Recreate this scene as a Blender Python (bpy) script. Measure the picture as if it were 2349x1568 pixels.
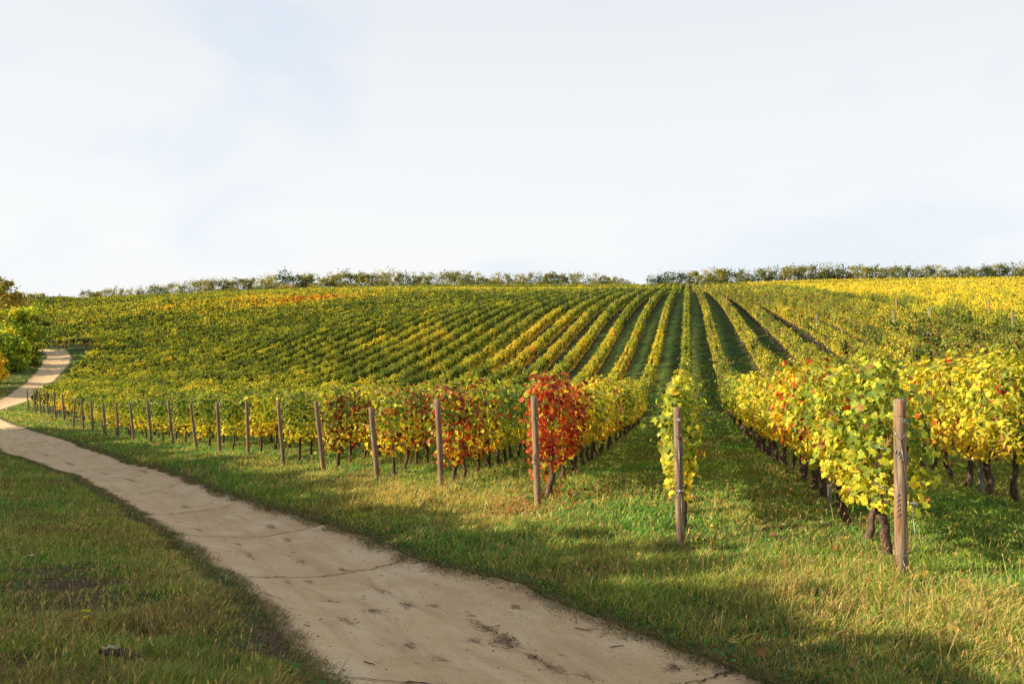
import bpy, math
import numpy as np
from mathutils import Vector

for o in list(bpy.data.objects):
    bpy.data.objects.remove(o)
SC = bpy.context.scene
COL = SC.collection
rad = math.radians
f32 = np.float32

# ------------------------------------------------------------------ camera
FPX, CX, CY = 1827.0, 1174.5, 784.0          # focal length and centre, in pixels of a 2349 x 1568 picture
cam_data = bpy.data.cameras.new("camera")
cam_data.sensor_width = 36.0
cam_data.lens = 28.0
cam_data.clip_start = 0.1
cam_data.clip_end = 6000.0
cam = bpy.data.objects.new("camera", cam_data)
cam.location = (0, 0, 0)
cam.rotation_euler = (rad(90), 0, 0)
COL.objects.link(cam)
SC.camera = cam

# ------------------------------------------------------------------ light
SUN_AZ, SUN_EL = rad(264), rad(24)            # azimuth clockwise from +Y
sun_dir = Vector((math.sin(SUN_AZ) * math.cos(SUN_EL), math.cos(SUN_AZ) * math.cos(SUN_EL), math.sin(SUN_EL)))
sd = bpy.data.lights.new("sun", 'SUN')
sd.energy = 5.0
sd.angle = rad(0.5)
sd.color = (1.0, 0.84, 0.60)
sun = bpy.data.objects.new("sun", sd)
sun.rotation_euler = sun_dir.to_track_quat('Z', 'Y').to_euler()
sun.location = sun_dir * 200
COL.objects.link(sun)

world = bpy.data.worlds.new("World")
SC.world = world
world.use_nodes = True
nt = world.node_tree
nt.nodes.clear()


def N(tree, typ, **kw):
    n = tree.nodes.new(typ)
    for k, v in kw.items():
        setattr(n, k, v)
    return n


def ramp(tree, stops, interp='LINEAR'):
    n = tree.nodes.new('ShaderNodeValToRGB')
    n.color_ramp.interpolation = interp
    el = n.color_ramp.elements
    while len(el) > 1:
        el.remove(el[-1])
    el[0].position = stops[0][0]
    el[0].color = (*stops[0][1], 1)
    for p, c in stops[1:]:
        e = el.new(p)
        e.color = (*c, 1)
    return n


def mixc(tree, fac, a, b, blend='MIX'):
    n = tree.nodes.new('ShaderNodeMix')
    n.data_type = 'RGBA'
    n.blend_type = blend
    for sock, v in ((n.inputs[0], fac), (n.inputs[6], a), (n.inputs[7], b)):
        if hasattr(v, 'is_linked') or hasattr(v, 'links'):
            tree.links.new(v, sock)
        elif isinstance(v, (int, float)):
            sock.default_value = v
        else:
            sock.default_value = (*v, 1)
    return n.outputs[2]


L = nt.links
tc = N(nt, 'ShaderNodeTexCoord')
sky = N(nt, 'ShaderNodeTexSky', sky_type='NISHITA', sun_disc=False, sun_elevation=SUN_EL, sun_rotation=SUN_AZ,
        altitude=200, air_density=1.0, dust_density=2.5, ozone_density=1.0)
sep = N(nt, 'ShaderNodeSeparateXYZ')
L.new(tc.outputs['Generated'], sep.inputs[0])
# thin high cloud veil: bright and milky low down, thinner and bluer overhead
veil = ramp(nt, [(0.0, (8.9, 8.95, 8.95)), (0.12, (8.8, 8.9, 8.98)), (0.25, (8.45, 8.6, 8.8)), (0.40, (7.7, 7.95, 8.35)),
                 (0.65, (5.0, 5.5, 6.3)), (1.0, (3.6, 4.2, 5.2))])
L.new(sep.outputs[2], veil.inputs[0])
mp = N(nt, 'ShaderNodeMapping')
mp.inputs['Scale'].default_value = (1.0, 1.0, 2.6)
mp.inputs['Rotation'].default_value = (0.0, rad(14), rad(20))
L.new(tc.outputs['Generated'], mp.inputs[0])
cn = N(nt, 'ShaderNodeTexNoise')
cn.inputs['Scale'].default_value = 2.1
cn.inputs['Detail'].default_value = 6
cn.inputs['Roughness'].default_value = 0.52
cn.inputs['Distortion'].default_value = 0.35
L.new(mp.outputs[0], cn.inputs[0])
cr = ramp(nt, [(0.36, (0.0,) * 3), (0.52, (1,) * 3)], 'EASE')
L.new(cn.outputs[0], cr.inputs[0])
# openings in the veil let the blue show faintly
thin = mixc(nt, 1.0, veil.outputs[0], (0.885, 0.94, 1.0), 'MULTIPLY')
clouds = mixc(nt, cr.outputs[0], thin, veil.outputs[0])
skymix = mixc(nt, 0.93, sky.outputs[0], clouds)
bg = N(nt, 'ShaderNodeBackground')
bg.inputs[1].default_value = 0.0630
L.new(skymix, bg.inputs[0])
wo = N(nt, 'ShaderNodeOutputWorld')
L.new(bg.outputs[0], wo.inputs[0])

SC.view_settings.view_transform = 'Standard'
SC.view_settings.look = 'None'
SC.view_settings.exposure = 0.84
SC.view_settings.gamma = 1.0
SC.view_settings.use_curve_mapping = False
SC.render.engine = 'CYCLES'
SC.cycles.max_bounces = 6
SC.cycles.diffuse_bounces = 3
SC.cycles.transmission_bounces = 4
SC.cycles.glossy_bounces = 2
SC.cycles.caustics_reflective = False
SC.cycles.caustics_refractive = False
SC.cycles.use_denoising = True

RNG = np.random.default_rng(7)

# ------------------------------------------------------------------ helpers


def tag(o, label=None, cat=None, group=None, kind=None):
    if label: o['label'] = label
    if cat: o['category'] = cat
    if group: o['group'] = group
    if kind: o['kind'] = kind
    return o


def mesh_np(name, V, F, mats, tint=None, smooth=False, mat_idx=None, uv=None):
    V = np.ascontiguousarray(V, f32)
    F = np.ascontiguousarray(F, np.int32)
    me = bpy.data.meshes.new(name)
    n, k = F.shape
    me.vertices.add(len(V))
    me.vertices.foreach_set('co', V.ravel())
    me.loops.add(n * k)
    me.loops.foreach_set('vertex_index', F.ravel())
    me.polygons.add(n)
    me.polygons.foreach_set('loop_start', np.arange(0, n * k, k, dtype=np.int32))
    for m in mats:
        me.materials.append(m)
    if mat_idx is not None:
        me.polygons.foreach_set('material_index', np.ascontiguousarray(mat_idx, np.int32))
    me.polygons.foreach_set('use_smooth', np.full(n, bool(smooth)))
    if tint is not None:
        a = me.attributes.new('tint', 'FLOAT_COLOR', 'FACE')
        c = np.ones((n, 4), f32)
        c[:, :3] = tint
        a.data.foreach_set('color', c.ravel())
    if uv is not None:
        u = me.uv_layers.new(name='UVMap')
        u.data.foreach_set('uv', np.ascontiguousarray(uv[F.ravel()], f32).ravel())
    me.update(calc_edges=True)
    return me


def link(name, me, parent=None, loc=None):
    o = bpy.data.objects.new(name, me)
    COL.objects.link(o)
    if parent is not None: o.parent = parent
    if loc is not None: o.location = loc
    return o


def empty(name, loc):
    o = bpy.data.objects.new(name, None)
    o.location = loc
    o.empty_display_size = 0.2
    COL.objects.link(o)
    return o


def nrm(a):
    return a / np.maximum(np.linalg.norm(a, axis=-1, keepdims=True), 1e-9)


def _hash(ix, iy, iz, seed):
    h = (ix.astype(np.int64) * 374761393 + iy.astype(np.int64) * 668265263 + iz.astype(np.int64) * 2147483647 + seed * 1274126177) & 0xffffffff
    h = ((h ^ (h >> 13)) * 1274126177) & 0xffffffff
    return ((h ^ (h >> 16)) & 0xffffff) / float(0xffffff)


def vnoise(x, y, z=0.0, seed=0):
    x, y, z = np.broadcast_arrays(np.asarray(x, float), np.asarray(y, float), np.asarray(z, float))
    x0, y0, z0 = np.floor(x), np.floor(y), np.floor(z)
    fx, fy, fz = x - x0, y - y0, z - z0
    fx, fy, fz = [q * q * (3 - 2 * q) for q in (fx, fy, fz)]
    r = 0
    for dx in (0, 1):
        for dy in (0, 1):
            for dz in (0, 1):
                w = (fx if dx else 1 - fx) * (fy if dy else 1 - fy) * (fz if dz else 1 - fz)
                r = r + w * _hash(x0 + dx, y0 + dy, z0 + dz, seed)
    return r


def fbm(x, y, seed=0, octv=3):
    r, a, s = 0, 0.5, 1.0
    for i in range(octv):
        r = r + a * vnoise(np.asarray(x) * s, np.asarray(y) * s, 0, seed + i)
        a *= 0.5
        s *= 2.1
    return r / (1 - 0.5 ** octv)


def tube(path, radii, k=6, rng=None, jit=0.0):
    path = np.asarray(path, float)
    n = len(path)
    t = np.gradient(path, axis=0)
    t = nrm(t)
    ref = np.where(np.abs(t[:, 2:3]) > 0.85, np.array([[1.0, 0, 0]]), np.array([[0, 0, 1.0]]))
    a = nrm(np.cross(t, ref))
    b = np.cross(t, a)
    th = np.linspace(0, 2 * math.pi, k, endpoint=False)
    r = np.repeat(np.asarray(radii, float)[:, None], k, 1)
    if rng is not None:
        r = r * (1 + jit * rng.standard_normal(r.shape))
    V = path[:, None] + r[..., None] * (np.cos(th)[None, :, None] * a[:, None] + np.sin(th)[None, :, None] * b[:, None])
    V = V.reshape(-1, 3)
    F = []
    for i in range(n - 1):
        for j in range(k):
            F.append((i * k + j, i * k + (j + 1) % k, (i + 1) * k + (j + 1) % k, (i + 1) * k + j))
    # caps as quads round a centre
    for e, ring in ((0, 0), (1, (n - 1) * k)):
        c = len(V)
        V = np.vstack([V, path[0 if e == 0 else n - 1][None]])
        for j in range(0, k, 2):
            q = (c, ring + (j + 2) % k, ring + (j + 1) % k, ring + j)
            F.append(q if e == 0 else q[::-1])
    return V, np.array(F)


def join(parts):
    Vs, Fs, off = [], [], 0
    for V, F in parts:
        Vs.append(V)
        Fs.append(np.asarray(F) + off)
        off += len(V)
    return np.vstack(Vs), np.vstack(Fs)


def torus(c, R, r, axis, k=10, m=5, stretch=None):
    axis = nrm(np.asarray(axis, float))
    ref = np.array([1.0, 0, 0]) if abs(axis[2]) > 0.8 else np.array([0, 0, 1.0])
    a = nrm(np.cross(axis, ref))
    b = np.cross(axis, a)
    V, F = [], []
    for i in range(k):
        t = 2 * math.pi * i / k
        d = math.cos(t) * a + math.sin(t) * b
        dd = d.copy()
        if stretch is not None:
            dd = d + stretch * np.dot(d, nrm(stretch)) if np.linalg.norm(stretch) > 0 else d
        for j in range(m):
            p = 2 * math.pi * j / m
            V.append(np.asarray(c) + dd * R + r * (math.cos(p) * d + math.sin(p) * axis))
    for i in range(k):
        for j in range(m):
            F.append((i * m + j, ((i + 1) % k) * m + j, ((i + 1) % k) * m + (j + 1) % m, i * m + (j + 1) % m))
    return np.array(V), np.array(F)


def px(x, y, z):
    """world point on the sight line of a picture point, at height z"""
    d = -z * FPX / (y - CY)
    return ((x - CX) * d / FPX, d, z)


# ------------------------------------------------------------------ rows of vines: frame of reference
AL = math.atan2(1577 - CX, FPX)
RV = np.array([math.sin(AL), math.cos(AL)])     # along a row, away from the camera
PV = np.array([math.cos(AL), -math.sin(AL)])    # across the rows, to the right

# end posts: (top x, top y, base x, base y) in picture points, from the right
POSTS = [(2064, 917, 2069, 1330), (1554, 935, 1562, 1252), (1225, 910, 1235, 1163), (1004, 917, 1014, 1118),
         (851, 935, 868, 1102), (725, 921, 744, 1079), (638, 922, 652, 1065.5), (566, 922, 570, 1042),
         (498, 923, 505, 1039), (437, 925, 452, 1028), (386, 918, 398, 1020), (338, 923, 348, 1015),
         (298, 923.4, 307.6, 1011), (266, 922.8, 273, 1004), (236, 925, 243.4, 1002), (208, 919, 214, 990),
         (186, 915.6, 192, 984.3), (173, 912.5, 167.5, 977), (143, 904, 148, 967.5), (123, 901.2, 128.5, 960),
         (106, 898.5, 111, 954.2), (90, 897.8, 94, 951.5), (78, 896, 81, 948), (61, 892.7, 66.7, 943.3)]
POSTW = []
for i, (tx, ty, bx, by) in enumerate(POSTS):
    t = (bx - CX) / FPX
    if i == 0: Y = 7.52
    elif i == 1: Y = 9.8
    else:
        u = -0.1 - 2.25 * (i - 1)
        Y = u / (t * PV[0] + PV[1])
    POSTW.append((np.array([t * Y, Y, -(by - CY) * Y / FPX]), np.array([(tx - CX) * Y / FPX, Y, -(ty - CY) * Y / FPX])))

# ------------------------------------------------------------------ terrain: a thin plate through known ground points
CP = [tuple(b) for b, _ in POSTW]
TRK = []   # track cross sections: left point, right point
TRK.append(((14.0, -22.0, -0.8), (17.0, -20.5, -0.9)))
TRK.append(((4.2, -5.0, -1.45), (7.0, -4.0, -1.65)))
TRK.append(((1.3, 0.4, -1.76), (4.1, 1.1, -2.0)))
TRK.append((px(770, 1568, -2.05), px(1800, 1568, -2.32)))
TRK.append((px(690, 1495, -2.22), px(1505, 1465, -2.48)))
TRK.append((px(600, 1390, -2.40), px(1180, 1340, -2.68)))
TRK.append((px(510, 1315, -2.62), px(935, 1270, -2.86)))
TRK.append((px(370, 1210, -3.03), px(700, 1185, -3.14)))
TRK.append((px(270, 1150, -3.40), px(480, 1120, -3.52)))
TRK.append((px(150, 1085, -3.80), px(300, 1062, -4.05)))
TRK.append((px(60, 1053, -4.25), px(220, 1032, -4.36)))
TRK.append((px(0, 1035, -4.55), px(150, 1005, -4.58)))
TRK.append(((-29.3, 43.4, -4.85), (-27.6, 45.0, -4.82)))
TRK.append(((-35.7, 50.9, -5.0), (-33.8, 52.4, -5.0)))
TRK.append(((-40.0, 56.5, -5.15), (-37.7, 57.5, -5.1)))
TRK.append(((-42.5, 61.5, -5.2), (-39.7, 62.0, -5.2)))
TRK.append(((-44.6, 67.0, -5.25), (-41.9, 67.2, -5.25)))
TRK.append(((-47.0, 73.0, -5.3), (-44.0, 72.5, -5.3)))
TRK.append(((-53.3, 85.5, -5.15), (-50.3, 85.5, -5.2)))
TRK.append(((-56.2, 92.0, -4.85), (-53.2, 91.5, -4.85)))
TRK.append(((-60.3, 101.0, -3.85), (-57.4, 101.5, -3.8)))
TRK.append(((-64.6, 110.0, -2.65), (-61.8, 111.5, -2.5)))
TRK.append(((-69.5, 119.0, -2.05), (-67.0, 120.5, -1.9)))
TRK.append(((-76.0, 128.0, -1.5), (-74.0, 130.3, -1.35)))
TRK.append(((-86.0, 137.0, -1.0), (-84.5, 139.5, -0.9)))
TRK.append(((-120.0, 158.0, 0.4), (-118.5, 161.0, 0.5)))
for a, b in TRK:
    CP += [tuple(a), tuple(b)]


def cpt(xpix, Y, Z):
    CP.append(((xpix - CX) / FPX * Y, Y, Z))


CP += [(0, 0, -1.66), (0, -20, -1.0), (-2.9, 4.4, -1.92), (-5.5, 8.5, -2.40), (-10.3, 16, -3.15), (-14, 5, -2.2), (-22, 20, -3.4),
       (-32, 36, -4.4), (-40, 0, -2.5), (-40, -40, -1.5), (40, -40, -0.6), (60, 0, -1.2), (10, 2.5, -2.05), (14, 0, -1.9), (20, 8, -2.3),
       (-60, 62, -5.0), (-90, 85, -4.2), (-78, 104, -3.0), (-100, 118, -1.8), (-130, 140, -0.5), (-200, 100, -2), (8.0, 9.5, -2.25)]
for x, rows in {1577: [(20, -2.92), (30, -3.4), (42, -3.7), (53, -2.6), (66, -1.0), (73, 0.1), (91, 2.6), (130, 6.5), (170, 10.0), (198, 12.0), (250, 15.4)],
                1800: [(35, -3.25), (43, -2.45), (55, -0.85), (65, 0.5), (79, 2.05), (98, 4.0), (135, 7.4), (200, 12.6)],
                2200: [(20, -2.75), (28, -2.85), (37, -2.0), (47, -0.6), (57, 0.8), (71, 2.4), (98, 5.0), (150, 10.0), (200, 13.6), (250, 17.3)],
                2349: [(10.2, -2.22), (16, -2.5)],
                650: [(40, -4.45), (60, -5.1), (75, -4.2), (100, -0.8), (130, 3.1), (165, 7.5), (200, 11.2), (250, 14.6)],
                1174: [(20, -3.05), (30, -3.7), (50, -4.4), (65, -3.1), (80, -1.0), (100, 2.0), (150, 7.6), (200, 12.0), (250, 15.4)],
                900: [(32, -4.0), (45, -4.6), (60, -4.6), (75, -3.0), (100, 0.6), (130, 4.4), (200, 12.0)],
                300: [(65, -5.4), (85, -5.1), (110, -2.9), (130, -0.6), (165, 4.0), (200, 8.2), (250, 12.2)],
                150: [(130, -1.1), (165, 2.3), (200, 6.2), (250, 10.8)], 2700: [(28, -2.4), (57, 1.2), (100, 5.4), (190, 13)], -200: [(200, 5.5)]}.items():
    for Y, Z in rows:
        cpt(x, Y, Z)
for x, z in ((-300, 14.5), (-50, 14.5), (100, 15.2), (137, 15.6), (180, 15.0), (300, 16.0), (400, 16.5), (650, 18.3), (900, 19.4), (1174, 19.9),
             (1400, 20.0), (1577, 20.1), (1800, 21.4), (2000, 22.2), (2349, 23.0), (2900, 23.6)):
    cpt(x, 300, z)
    cpt(x, 345, z + 1.1)
    if x % 2 == 0 or x in (137,):
        cpt(x, 470, z - 2)
        cpt(x, 800, z - 22)
CP += [(-900, -200, -8), (900, -200, -2), (0, -500, -6), (-1500, 900, -10), (1500, 900, -6), (0, 1500, -30), (-700, 300, 6), (700, 300, 22)]
CPA = np.array(CP, float)
SCL = 100.0


def _k(r2):
    return 0.5 * r2 * np.log(r2 + 1e-12)


def _fit():
    P = CPA[:, :2] / SCL
    n = len(P)
    d2 = ((P[:, None] - P[None]) ** 2).sum(-1)
    K = _k(d2) + np.eye(n) * 2e-6
    A = np.zeros((n + 3, n + 3))
    A[:n, :n] = K
    A[:n, n] = 1
    A[:n, n + 1:] = P
    A[n, :n] = 1
    A[n + 1:, :n] = P.T
    b = np.zeros(n + 3)
    b[:n] = CPA[:, 2]
    return np.linalg.solve(A, b)


W = _fit()


def H0(x, y):
    x = np.atleast_1d(np.asarray(x, float))
    y = np.atleast_1d(np.asarray(y, float))
    out = np.empty(len(x))
    P = CPA[:, :2] / SCL
    n = len(P)
    for i in range(0, len(x), 20000):
        q = np.stack([x[i:i + 20000], y[i:i + 20000]], 1) / SCL
        d2 = ((q[:, None] - P[None]) ** 2).sum(-1)
        out[i:i + 20000] = _k(d2) @ W[:n] + W[n] + q @ W[n + 1:]
    return out


TA = np.array(TRK, float)
TC = TA.mean(1)[:, :2]


def catmull(P, sub):
    out = []
    n = len(P)
    for i in range(n - 1):
        p0, p1, p2, p3 = P[max(i - 1, 0)], P[i], P[i + 1], P[min(i + 2, n - 1)]
        for k in range(sub):
            t = k / sub
            out.append(0.5 * ((2 * p1) + (p2 - p0) * t + (2 * p0 - 5 * p1 + 4 * p2 - p3) * t * t + (3 * p1 - p0 - 3 * p2 + p3) * t ** 3))
    out.append(P[-1])
    return np.array(out)


TS = catmull(TA.reshape(len(TA), 6), 5).reshape(-1, 2, 3)
TSC = TS.mean(1)[:, :2]
TSW = np.linalg.norm(TS[:, 0, :2] - TS[:, 1, :2], axis=1) / 2


def _line_dist(P, q):
    """distance of points q to polyline P, positive to its right"""
    best = np.full(len(q), 1e9)
    sg = np.ones(len(q))
    for j in range(len(P) - 1):
        a, b = P[j], P[j + 1]
        ab = b - a
        L2 = ab @ ab
        if L2 < 1e-9: continue
        t = np.clip(((q - a) @ ab) / L2, 0, 1)
        dd = np.linalg.norm(q - (a + t[:, None] * ab), axis=1)
        m = dd < best - 1e-9
        best[m] = dd[m]
        c = ab[0] * (q[:, 1] - a[1]) - ab[1] * (q[:, 0] - a[0])
        sg[m] = np.where(c[m] > 0, -1.0, 1.0)
    return best * sg


TL_, TR_ = TS[:, 0, :2], TS[:, 1, :2]


def track_dist(x, y):
    """distance past the edge of the track (negative on it) and side (+1 right, -1 left)"""
    x = np.asarray(x, float)
    y = np.asarray(y, float)
    out_ = np.full(len(x), 99.0)
    side = np.ones(len(x))
    for i in range(0, len(x), 60000):
        q = np.stack([x[i:i + 60000], y[i:i + 60000]], 1)
        r = _line_dist(TR_, q)
        l = -_line_dist(TL_, q)
        out_[i:i + 60000] = np.maximum(r, l)
        side[i:i + 60000] = np.where(r > l, 1, -1)
    return out_, side


def H(x, y, carve=True):
    x = np.atleast_1d(np.asarray(x, float))
    y = np.atleast_1d(np.asarray(y, float))
    h = H0(x, y)
    r = np.hypot(x, y)
    near = np.clip(1 - r / 120, 0, 1)
    h = h + near * (0.09 * (fbm(x * 0.9, y * 0.9, 3) - 0.5) + 0.05 * (vnoise(x * 3.1, y * 3.1, 0, 9) - 0.5))
    if carve:
        td, _ = track_dist(x, y)
        td = td + 0.12 * (fbm(x * 0.8, y * 0.8, 41) - 0.5) + 0.03 * (vnoise(x * 6.3, y * 6.3, 0, 44) - 0.5)
        s = np.clip((td + 0.20) / 0.26, 0, 1)
        s = s * s * (3 - 2 * s)
        h = h - 0.16 * (1 - s) - 0.16 * np.clip((-0.1 - td) / 1.0, 0, 1)
    return h


# ------------------------------------------------------------------ materials


def new_mat(name):
    m = bpy.data.materials.new(name)
    m.use_nodes = True
    m.node_tree.nodes.clear()
    return m, m.node_tree


def out(t, shader, disp=None):
    o = N(t, 'ShaderNodeOutputMaterial')
    t.links.new(shader, o.inputs[0])


def leaf_mat(name, transl=0.37, rough=0.5, spec=0.25, warm=(1.0, 0.95, 0.55)):
    m, t = new_mat(name)
    at = N(t, 'ShaderNodeAttribute', attribute_name='tint')
    geo = N(t, 'ShaderNodeNewGeometry')
    no = N(t, 'ShaderNodeTexNoise')
    no.inputs['Scale'].default_value = 35
    no.inputs['Detail'].default_value = 2
    t.links.new(geo.outputs['Position'], no.inputs[0])
    r = ramp(t, [(0.3, (1.12, 1.10, 1.0)), (0.7, (1.9, 1.84, 1.6))])
    t.links.new(no.outputs[0], r.inputs[0])
    c = mixc(t, 1.0, at.outputs['Color'], r.outputs[0], 'MULTIPLY')
    p = N(t, 'ShaderNodeBsdfPrincipled')
    p.inputs['Roughness'].default_value = rough
    p.inputs['Specular IOR Level'].default_value = spec
    t.links.new(c, p.inputs['Base Color'])
    tr = N(t, 'ShaderNodeBsdfTranslucent')
    c2 = mixc(t, 1.0, c, tuple(1.25 * w for w in warm), 'MULTIPLY')
    t.links.new(c2, tr.inputs[0])
    mx = N(t, 'ShaderNodeMixShader')
    mx.inputs[0].default_value = transl
    t.links.new(p.outputs[0], mx.inputs[1])
    t.links.new(tr.outputs[0], mx.inputs[2])
    out(t, mx.outputs[0])
    return m


def rough_mat(name, stops, scale=(1, 1, 1), nscale=5.0, detail=6, rough=0.85, bump=0.3, coord='Object', dist=0.02, spec=0.2):
    m, t = new_mat(name)
    tcn = N(t, 'ShaderNodeTexCoord')
    mpn = N(t, 'ShaderNodeMapping')
    mpn.inputs['Scale'].default_value = scale
    t.links.new(tcn.outputs[coord], mpn.inputs[0])
    no = N(t, 'ShaderNodeTexNoise')
    no.inputs['Scale'].default_value = nscale
    no.inputs['Detail'].default_value = detail
    no.inputs['Roughness'].default_value = 0.65
    t.links.new(mpn.outputs[0], no.inputs[0])
    r = ramp(t, stops)
    t.links.new(no.outputs[0], r.inputs[0])
    p = N(t, 'ShaderNodeBsdfPrincipled')
    p.inputs['Roughness'].default_value = rough
    p.inputs['Specular IOR Level'].default_value = spec
    t.links.new(r.outputs[0], p.inputs['Base Color'])
    b = N(t, 'ShaderNodeBump')
    b.inputs['Strength'].default_value = bump
    b.inputs['Distance'].default_value = dist
    t.links.new(no.outputs[0], b.inputs['Height'])
    t.links.new(b.outputs[0], p.inputs['Normal'])
    out(t, p.outputs[0])
    return m


M_leaf = leaf_mat('vine_leaf')
M_tree = leaf_mat('tree_leaf', 0.48, 0.6, 0.15)
M_grass = leaf_mat('grass_blade', 0.32, 0.55, 0.2, (1.0, 1.0, 0.5))
M_bark = rough_mat('vine_bark', [(0.3, (0.03, 0.02, 0.015)), (0.55, (0.12, 0.08, 0.058)), (0.75, (0.24, 0.165, 0.125))], (1, 1, 0.3), 40, 5, 0.9, 0.9, 'Object', 0.01)
M_tbark = rough_mat('tree_bark', [(0.3, (0.03, 0.024, 0.018)), (0.7, (0.11, 0.09, 0.07))], (1, 1, 0.3), 8, 5, 0.9, 0.5)
M_metal = rough_mat('galvanised_steel', [(0.3, (0.16, 0.16, 0.16)), (0.7, (0.42, 0.42, 0.41))], (1, 1, 1), 60, 3, 0.45, 0.1, 'Object', 0.002, 0.5)
M_metal.node_tree.nodes['Principled BSDF'].inputs['Metallic'].default_value = 0.75
M_stone = rough_mat('pale_stone', [(0.3, (0.28, 0.26, 0.22)), (0.7, (0.5, 0.48, 0.42))], (1, 1, 1), 3, 5, 0.9, 0.3)
M_clod = rough_mat('dry_mud', [(0.3, (0.055, 0.033, 0.018)), (0.7, (0.17, 0.11, 0.065))], (1, 1, 1), 25, 5, 0.95, 0.6)
M_paper = rough_mat('white_paper', [(0.3, (0.6, 0.6, 0.62)), (0.7, (0.85, 0.85, 0.86))], (1, 1, 1), 20, 3, 0.7, 0.2)


def wood_mat():
    m, t = new_mat('weathered_post_wood')
    tcn = N(t, 'ShaderNodeTexCoord')
    oi = N(t, 'ShaderNodeObjectInfo')
    add = N(t, 'ShaderNodeVectorMath', operation='ADD')
    t.links.new(tcn.outputs['Object'], add.inputs[0])
    sc = N(t, 'ShaderNodeVectorMath', operation='SCALE')
    sc.inputs['Scale'].default_value = 17.0
    t.links.new(oi.outputs['Location'], sc.inputs[0])
    t.links.new(sc.outputs[0], add.inputs[1])
    mpn = N(t, 'ShaderNodeMapping')
    mpn.inputs['Scale'].default_value = (1, 1, 0.045)
    t.links.new(add.outputs[0], mpn.inputs[0])
    no = N(t, 'ShaderNodeTexNoise')
    no.inputs['Scale'].default_value = 55
    no.inputs['Detail'].default_value = 6
    no.inputs['Roughness'].default_value = 0.7
    t.links.new(mpn.outputs[0], no.inputs[0])
    r = ramp(t, [(0.30, (0.05, 0.036, 0.026)), (0.44, (0.19, 0.14, 0.10)), (0.57, (0.32, 0.25, 0.18)), (0.72, (0.45, 0.38, 0.29))])
    t.links.new(no.outputs[0], r.inputs[0])
    n2 = N(t, 'ShaderNodeTexNoise')
    n2.inputs['Scale'].default_value = 4.0
    n2.inputs['Detail'].default_value = 4
    mp2 = N(t, 'ShaderNodeMapping')
    mp2.inputs['Scale'].default_value = (4, 4, 0.5)
    t.links.new(add.outputs[0], mp2.inputs[0])
    t.links.new(mp2.outputs[0], n2.inputs[0])
    r2 = ramp(t, [(0.38, (1.15, 0.82, 0.6)), (0.5, (1, 0.95, 0.9)), (0.64, (0.72, 0.74, 0.72))])
    t.links.new(n2.outputs[0], r2.inputs[0])
    c = mixc(t, 1.0, r.outputs[0], r2.outputs[0], 'MULTIPLY')
    # knots and nail stains
    vo = N(t, 'ShaderNodeTexVoronoi')
    vo.inputs['Scale'].default_value = 7
    mp3 = N(t, 'ShaderNodeMapping')
    mp3.inputs['Scale'].default_value = (1, 1, 0.6)
    t.links.new(add.outputs[0], mp3.inputs[0])
    t.links.new(mp3.outputs[0], vo.inputs[0])
    r3 = ramp(t, [(0.06, (0.25, 0.2, 0.17)), (0.13, (1, 1, 1))])
    t.links.new(vo.outputs['Distance'], r3.inputs[0])
    c = mixc(t, 1.0, c, r3.outputs[0], 'MULTIPLY')
    p = N(t, 'ShaderNodeBsdfPrincipled')
    p.inputs['Roughness'].default_value = 0.85
    p.inputs['Specular IOR Level'].default_value = 0.2
    t.links.new(c, p.inputs['Base Color'])
    b = N(t, 'ShaderNodeBump')
    b.inputs['Strength'].default_value = 0.7
    b.inputs['Distance'].default_value = 0.006
    t.links.new(no.outputs[0], b.inputs['Height'])
    t.links.new(b.outputs[0], p.inputs['Normal'])
    out(t, p.outputs[0])
    return m


M_wood = wood_mat()


def ground_mat():
    m, t = new_mat('ground_turf_and_soil')
    geo = N(t, 'ShaderNodeNewGeometry')
    pos = geo.outputs['Position']

    def noise(scale, detail=5, rough=0.6):
        n = N(t, 'ShaderNodeTexNoise')
        n.inputs['Scale'].default_value = scale
        n.inputs['Detail'].default_value = detail
        n.inputs['Roughness'].default_value = rough
        t.links.new(pos, n.inputs[0])
        return n.outputs[0]
    g = ramp(t, [(0.3, (0.028, 0.058, 0.013)), (0.5, (0.05, 0.09, 0.02)), (0.72, (0.13, 0.125, 0.038))])
    t.links.new(noise(0.5, 8, 0.7), g.inputs[0])
    s = ramp(t, [(0.3, (0.12, 0.07, 0.036)), (0.7, (0.27, 0.165, 0.09))])
    t.links.new(noise(7, 6), s.inputs[0])
    at = N(t, 'ShaderNodeAttribute', attribute_name='bare')
    f = N(t, 'ShaderNodeMath', operation='MULTIPLY_ADD')
    t.links.new(noise(2.2, 6, 0.7), f.inputs[0])
    f.inputs[1].default_value = 1.6
    f.inputs[2].default_value = -1.05
    f2 = N(t, 'ShaderNodeMath', operation='ADD', use_clamp=True)
    t.links.new(f.outputs[0], f2.inputs[0])
    t.links.new(at.outputs['Fac'], f2.inputs[1])
    c = mixc(t, f2.outputs[0], g.outputs[0], s.outputs[0])
    p = N(t, 'ShaderNodeBsdfPrincipled')
    p.inputs['Roughness'].default_value = 0.95
    p.inputs['Specular IOR Level'].default_value = 0.1
    t.links.new(c, p.inputs['Base Color'])
    b = N(t, 'ShaderNodeBump')
    b.inputs['Strength'].default_value = 0.8
    b.inputs['Distance'].default_value = 0.05
    t.links.new(noise(9, 8, 0.75), b.inputs['Height'])
    t.links.new(b.outputs[0], p.inputs['Normal'])
    out(t, p.outputs[0])
    return m


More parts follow.
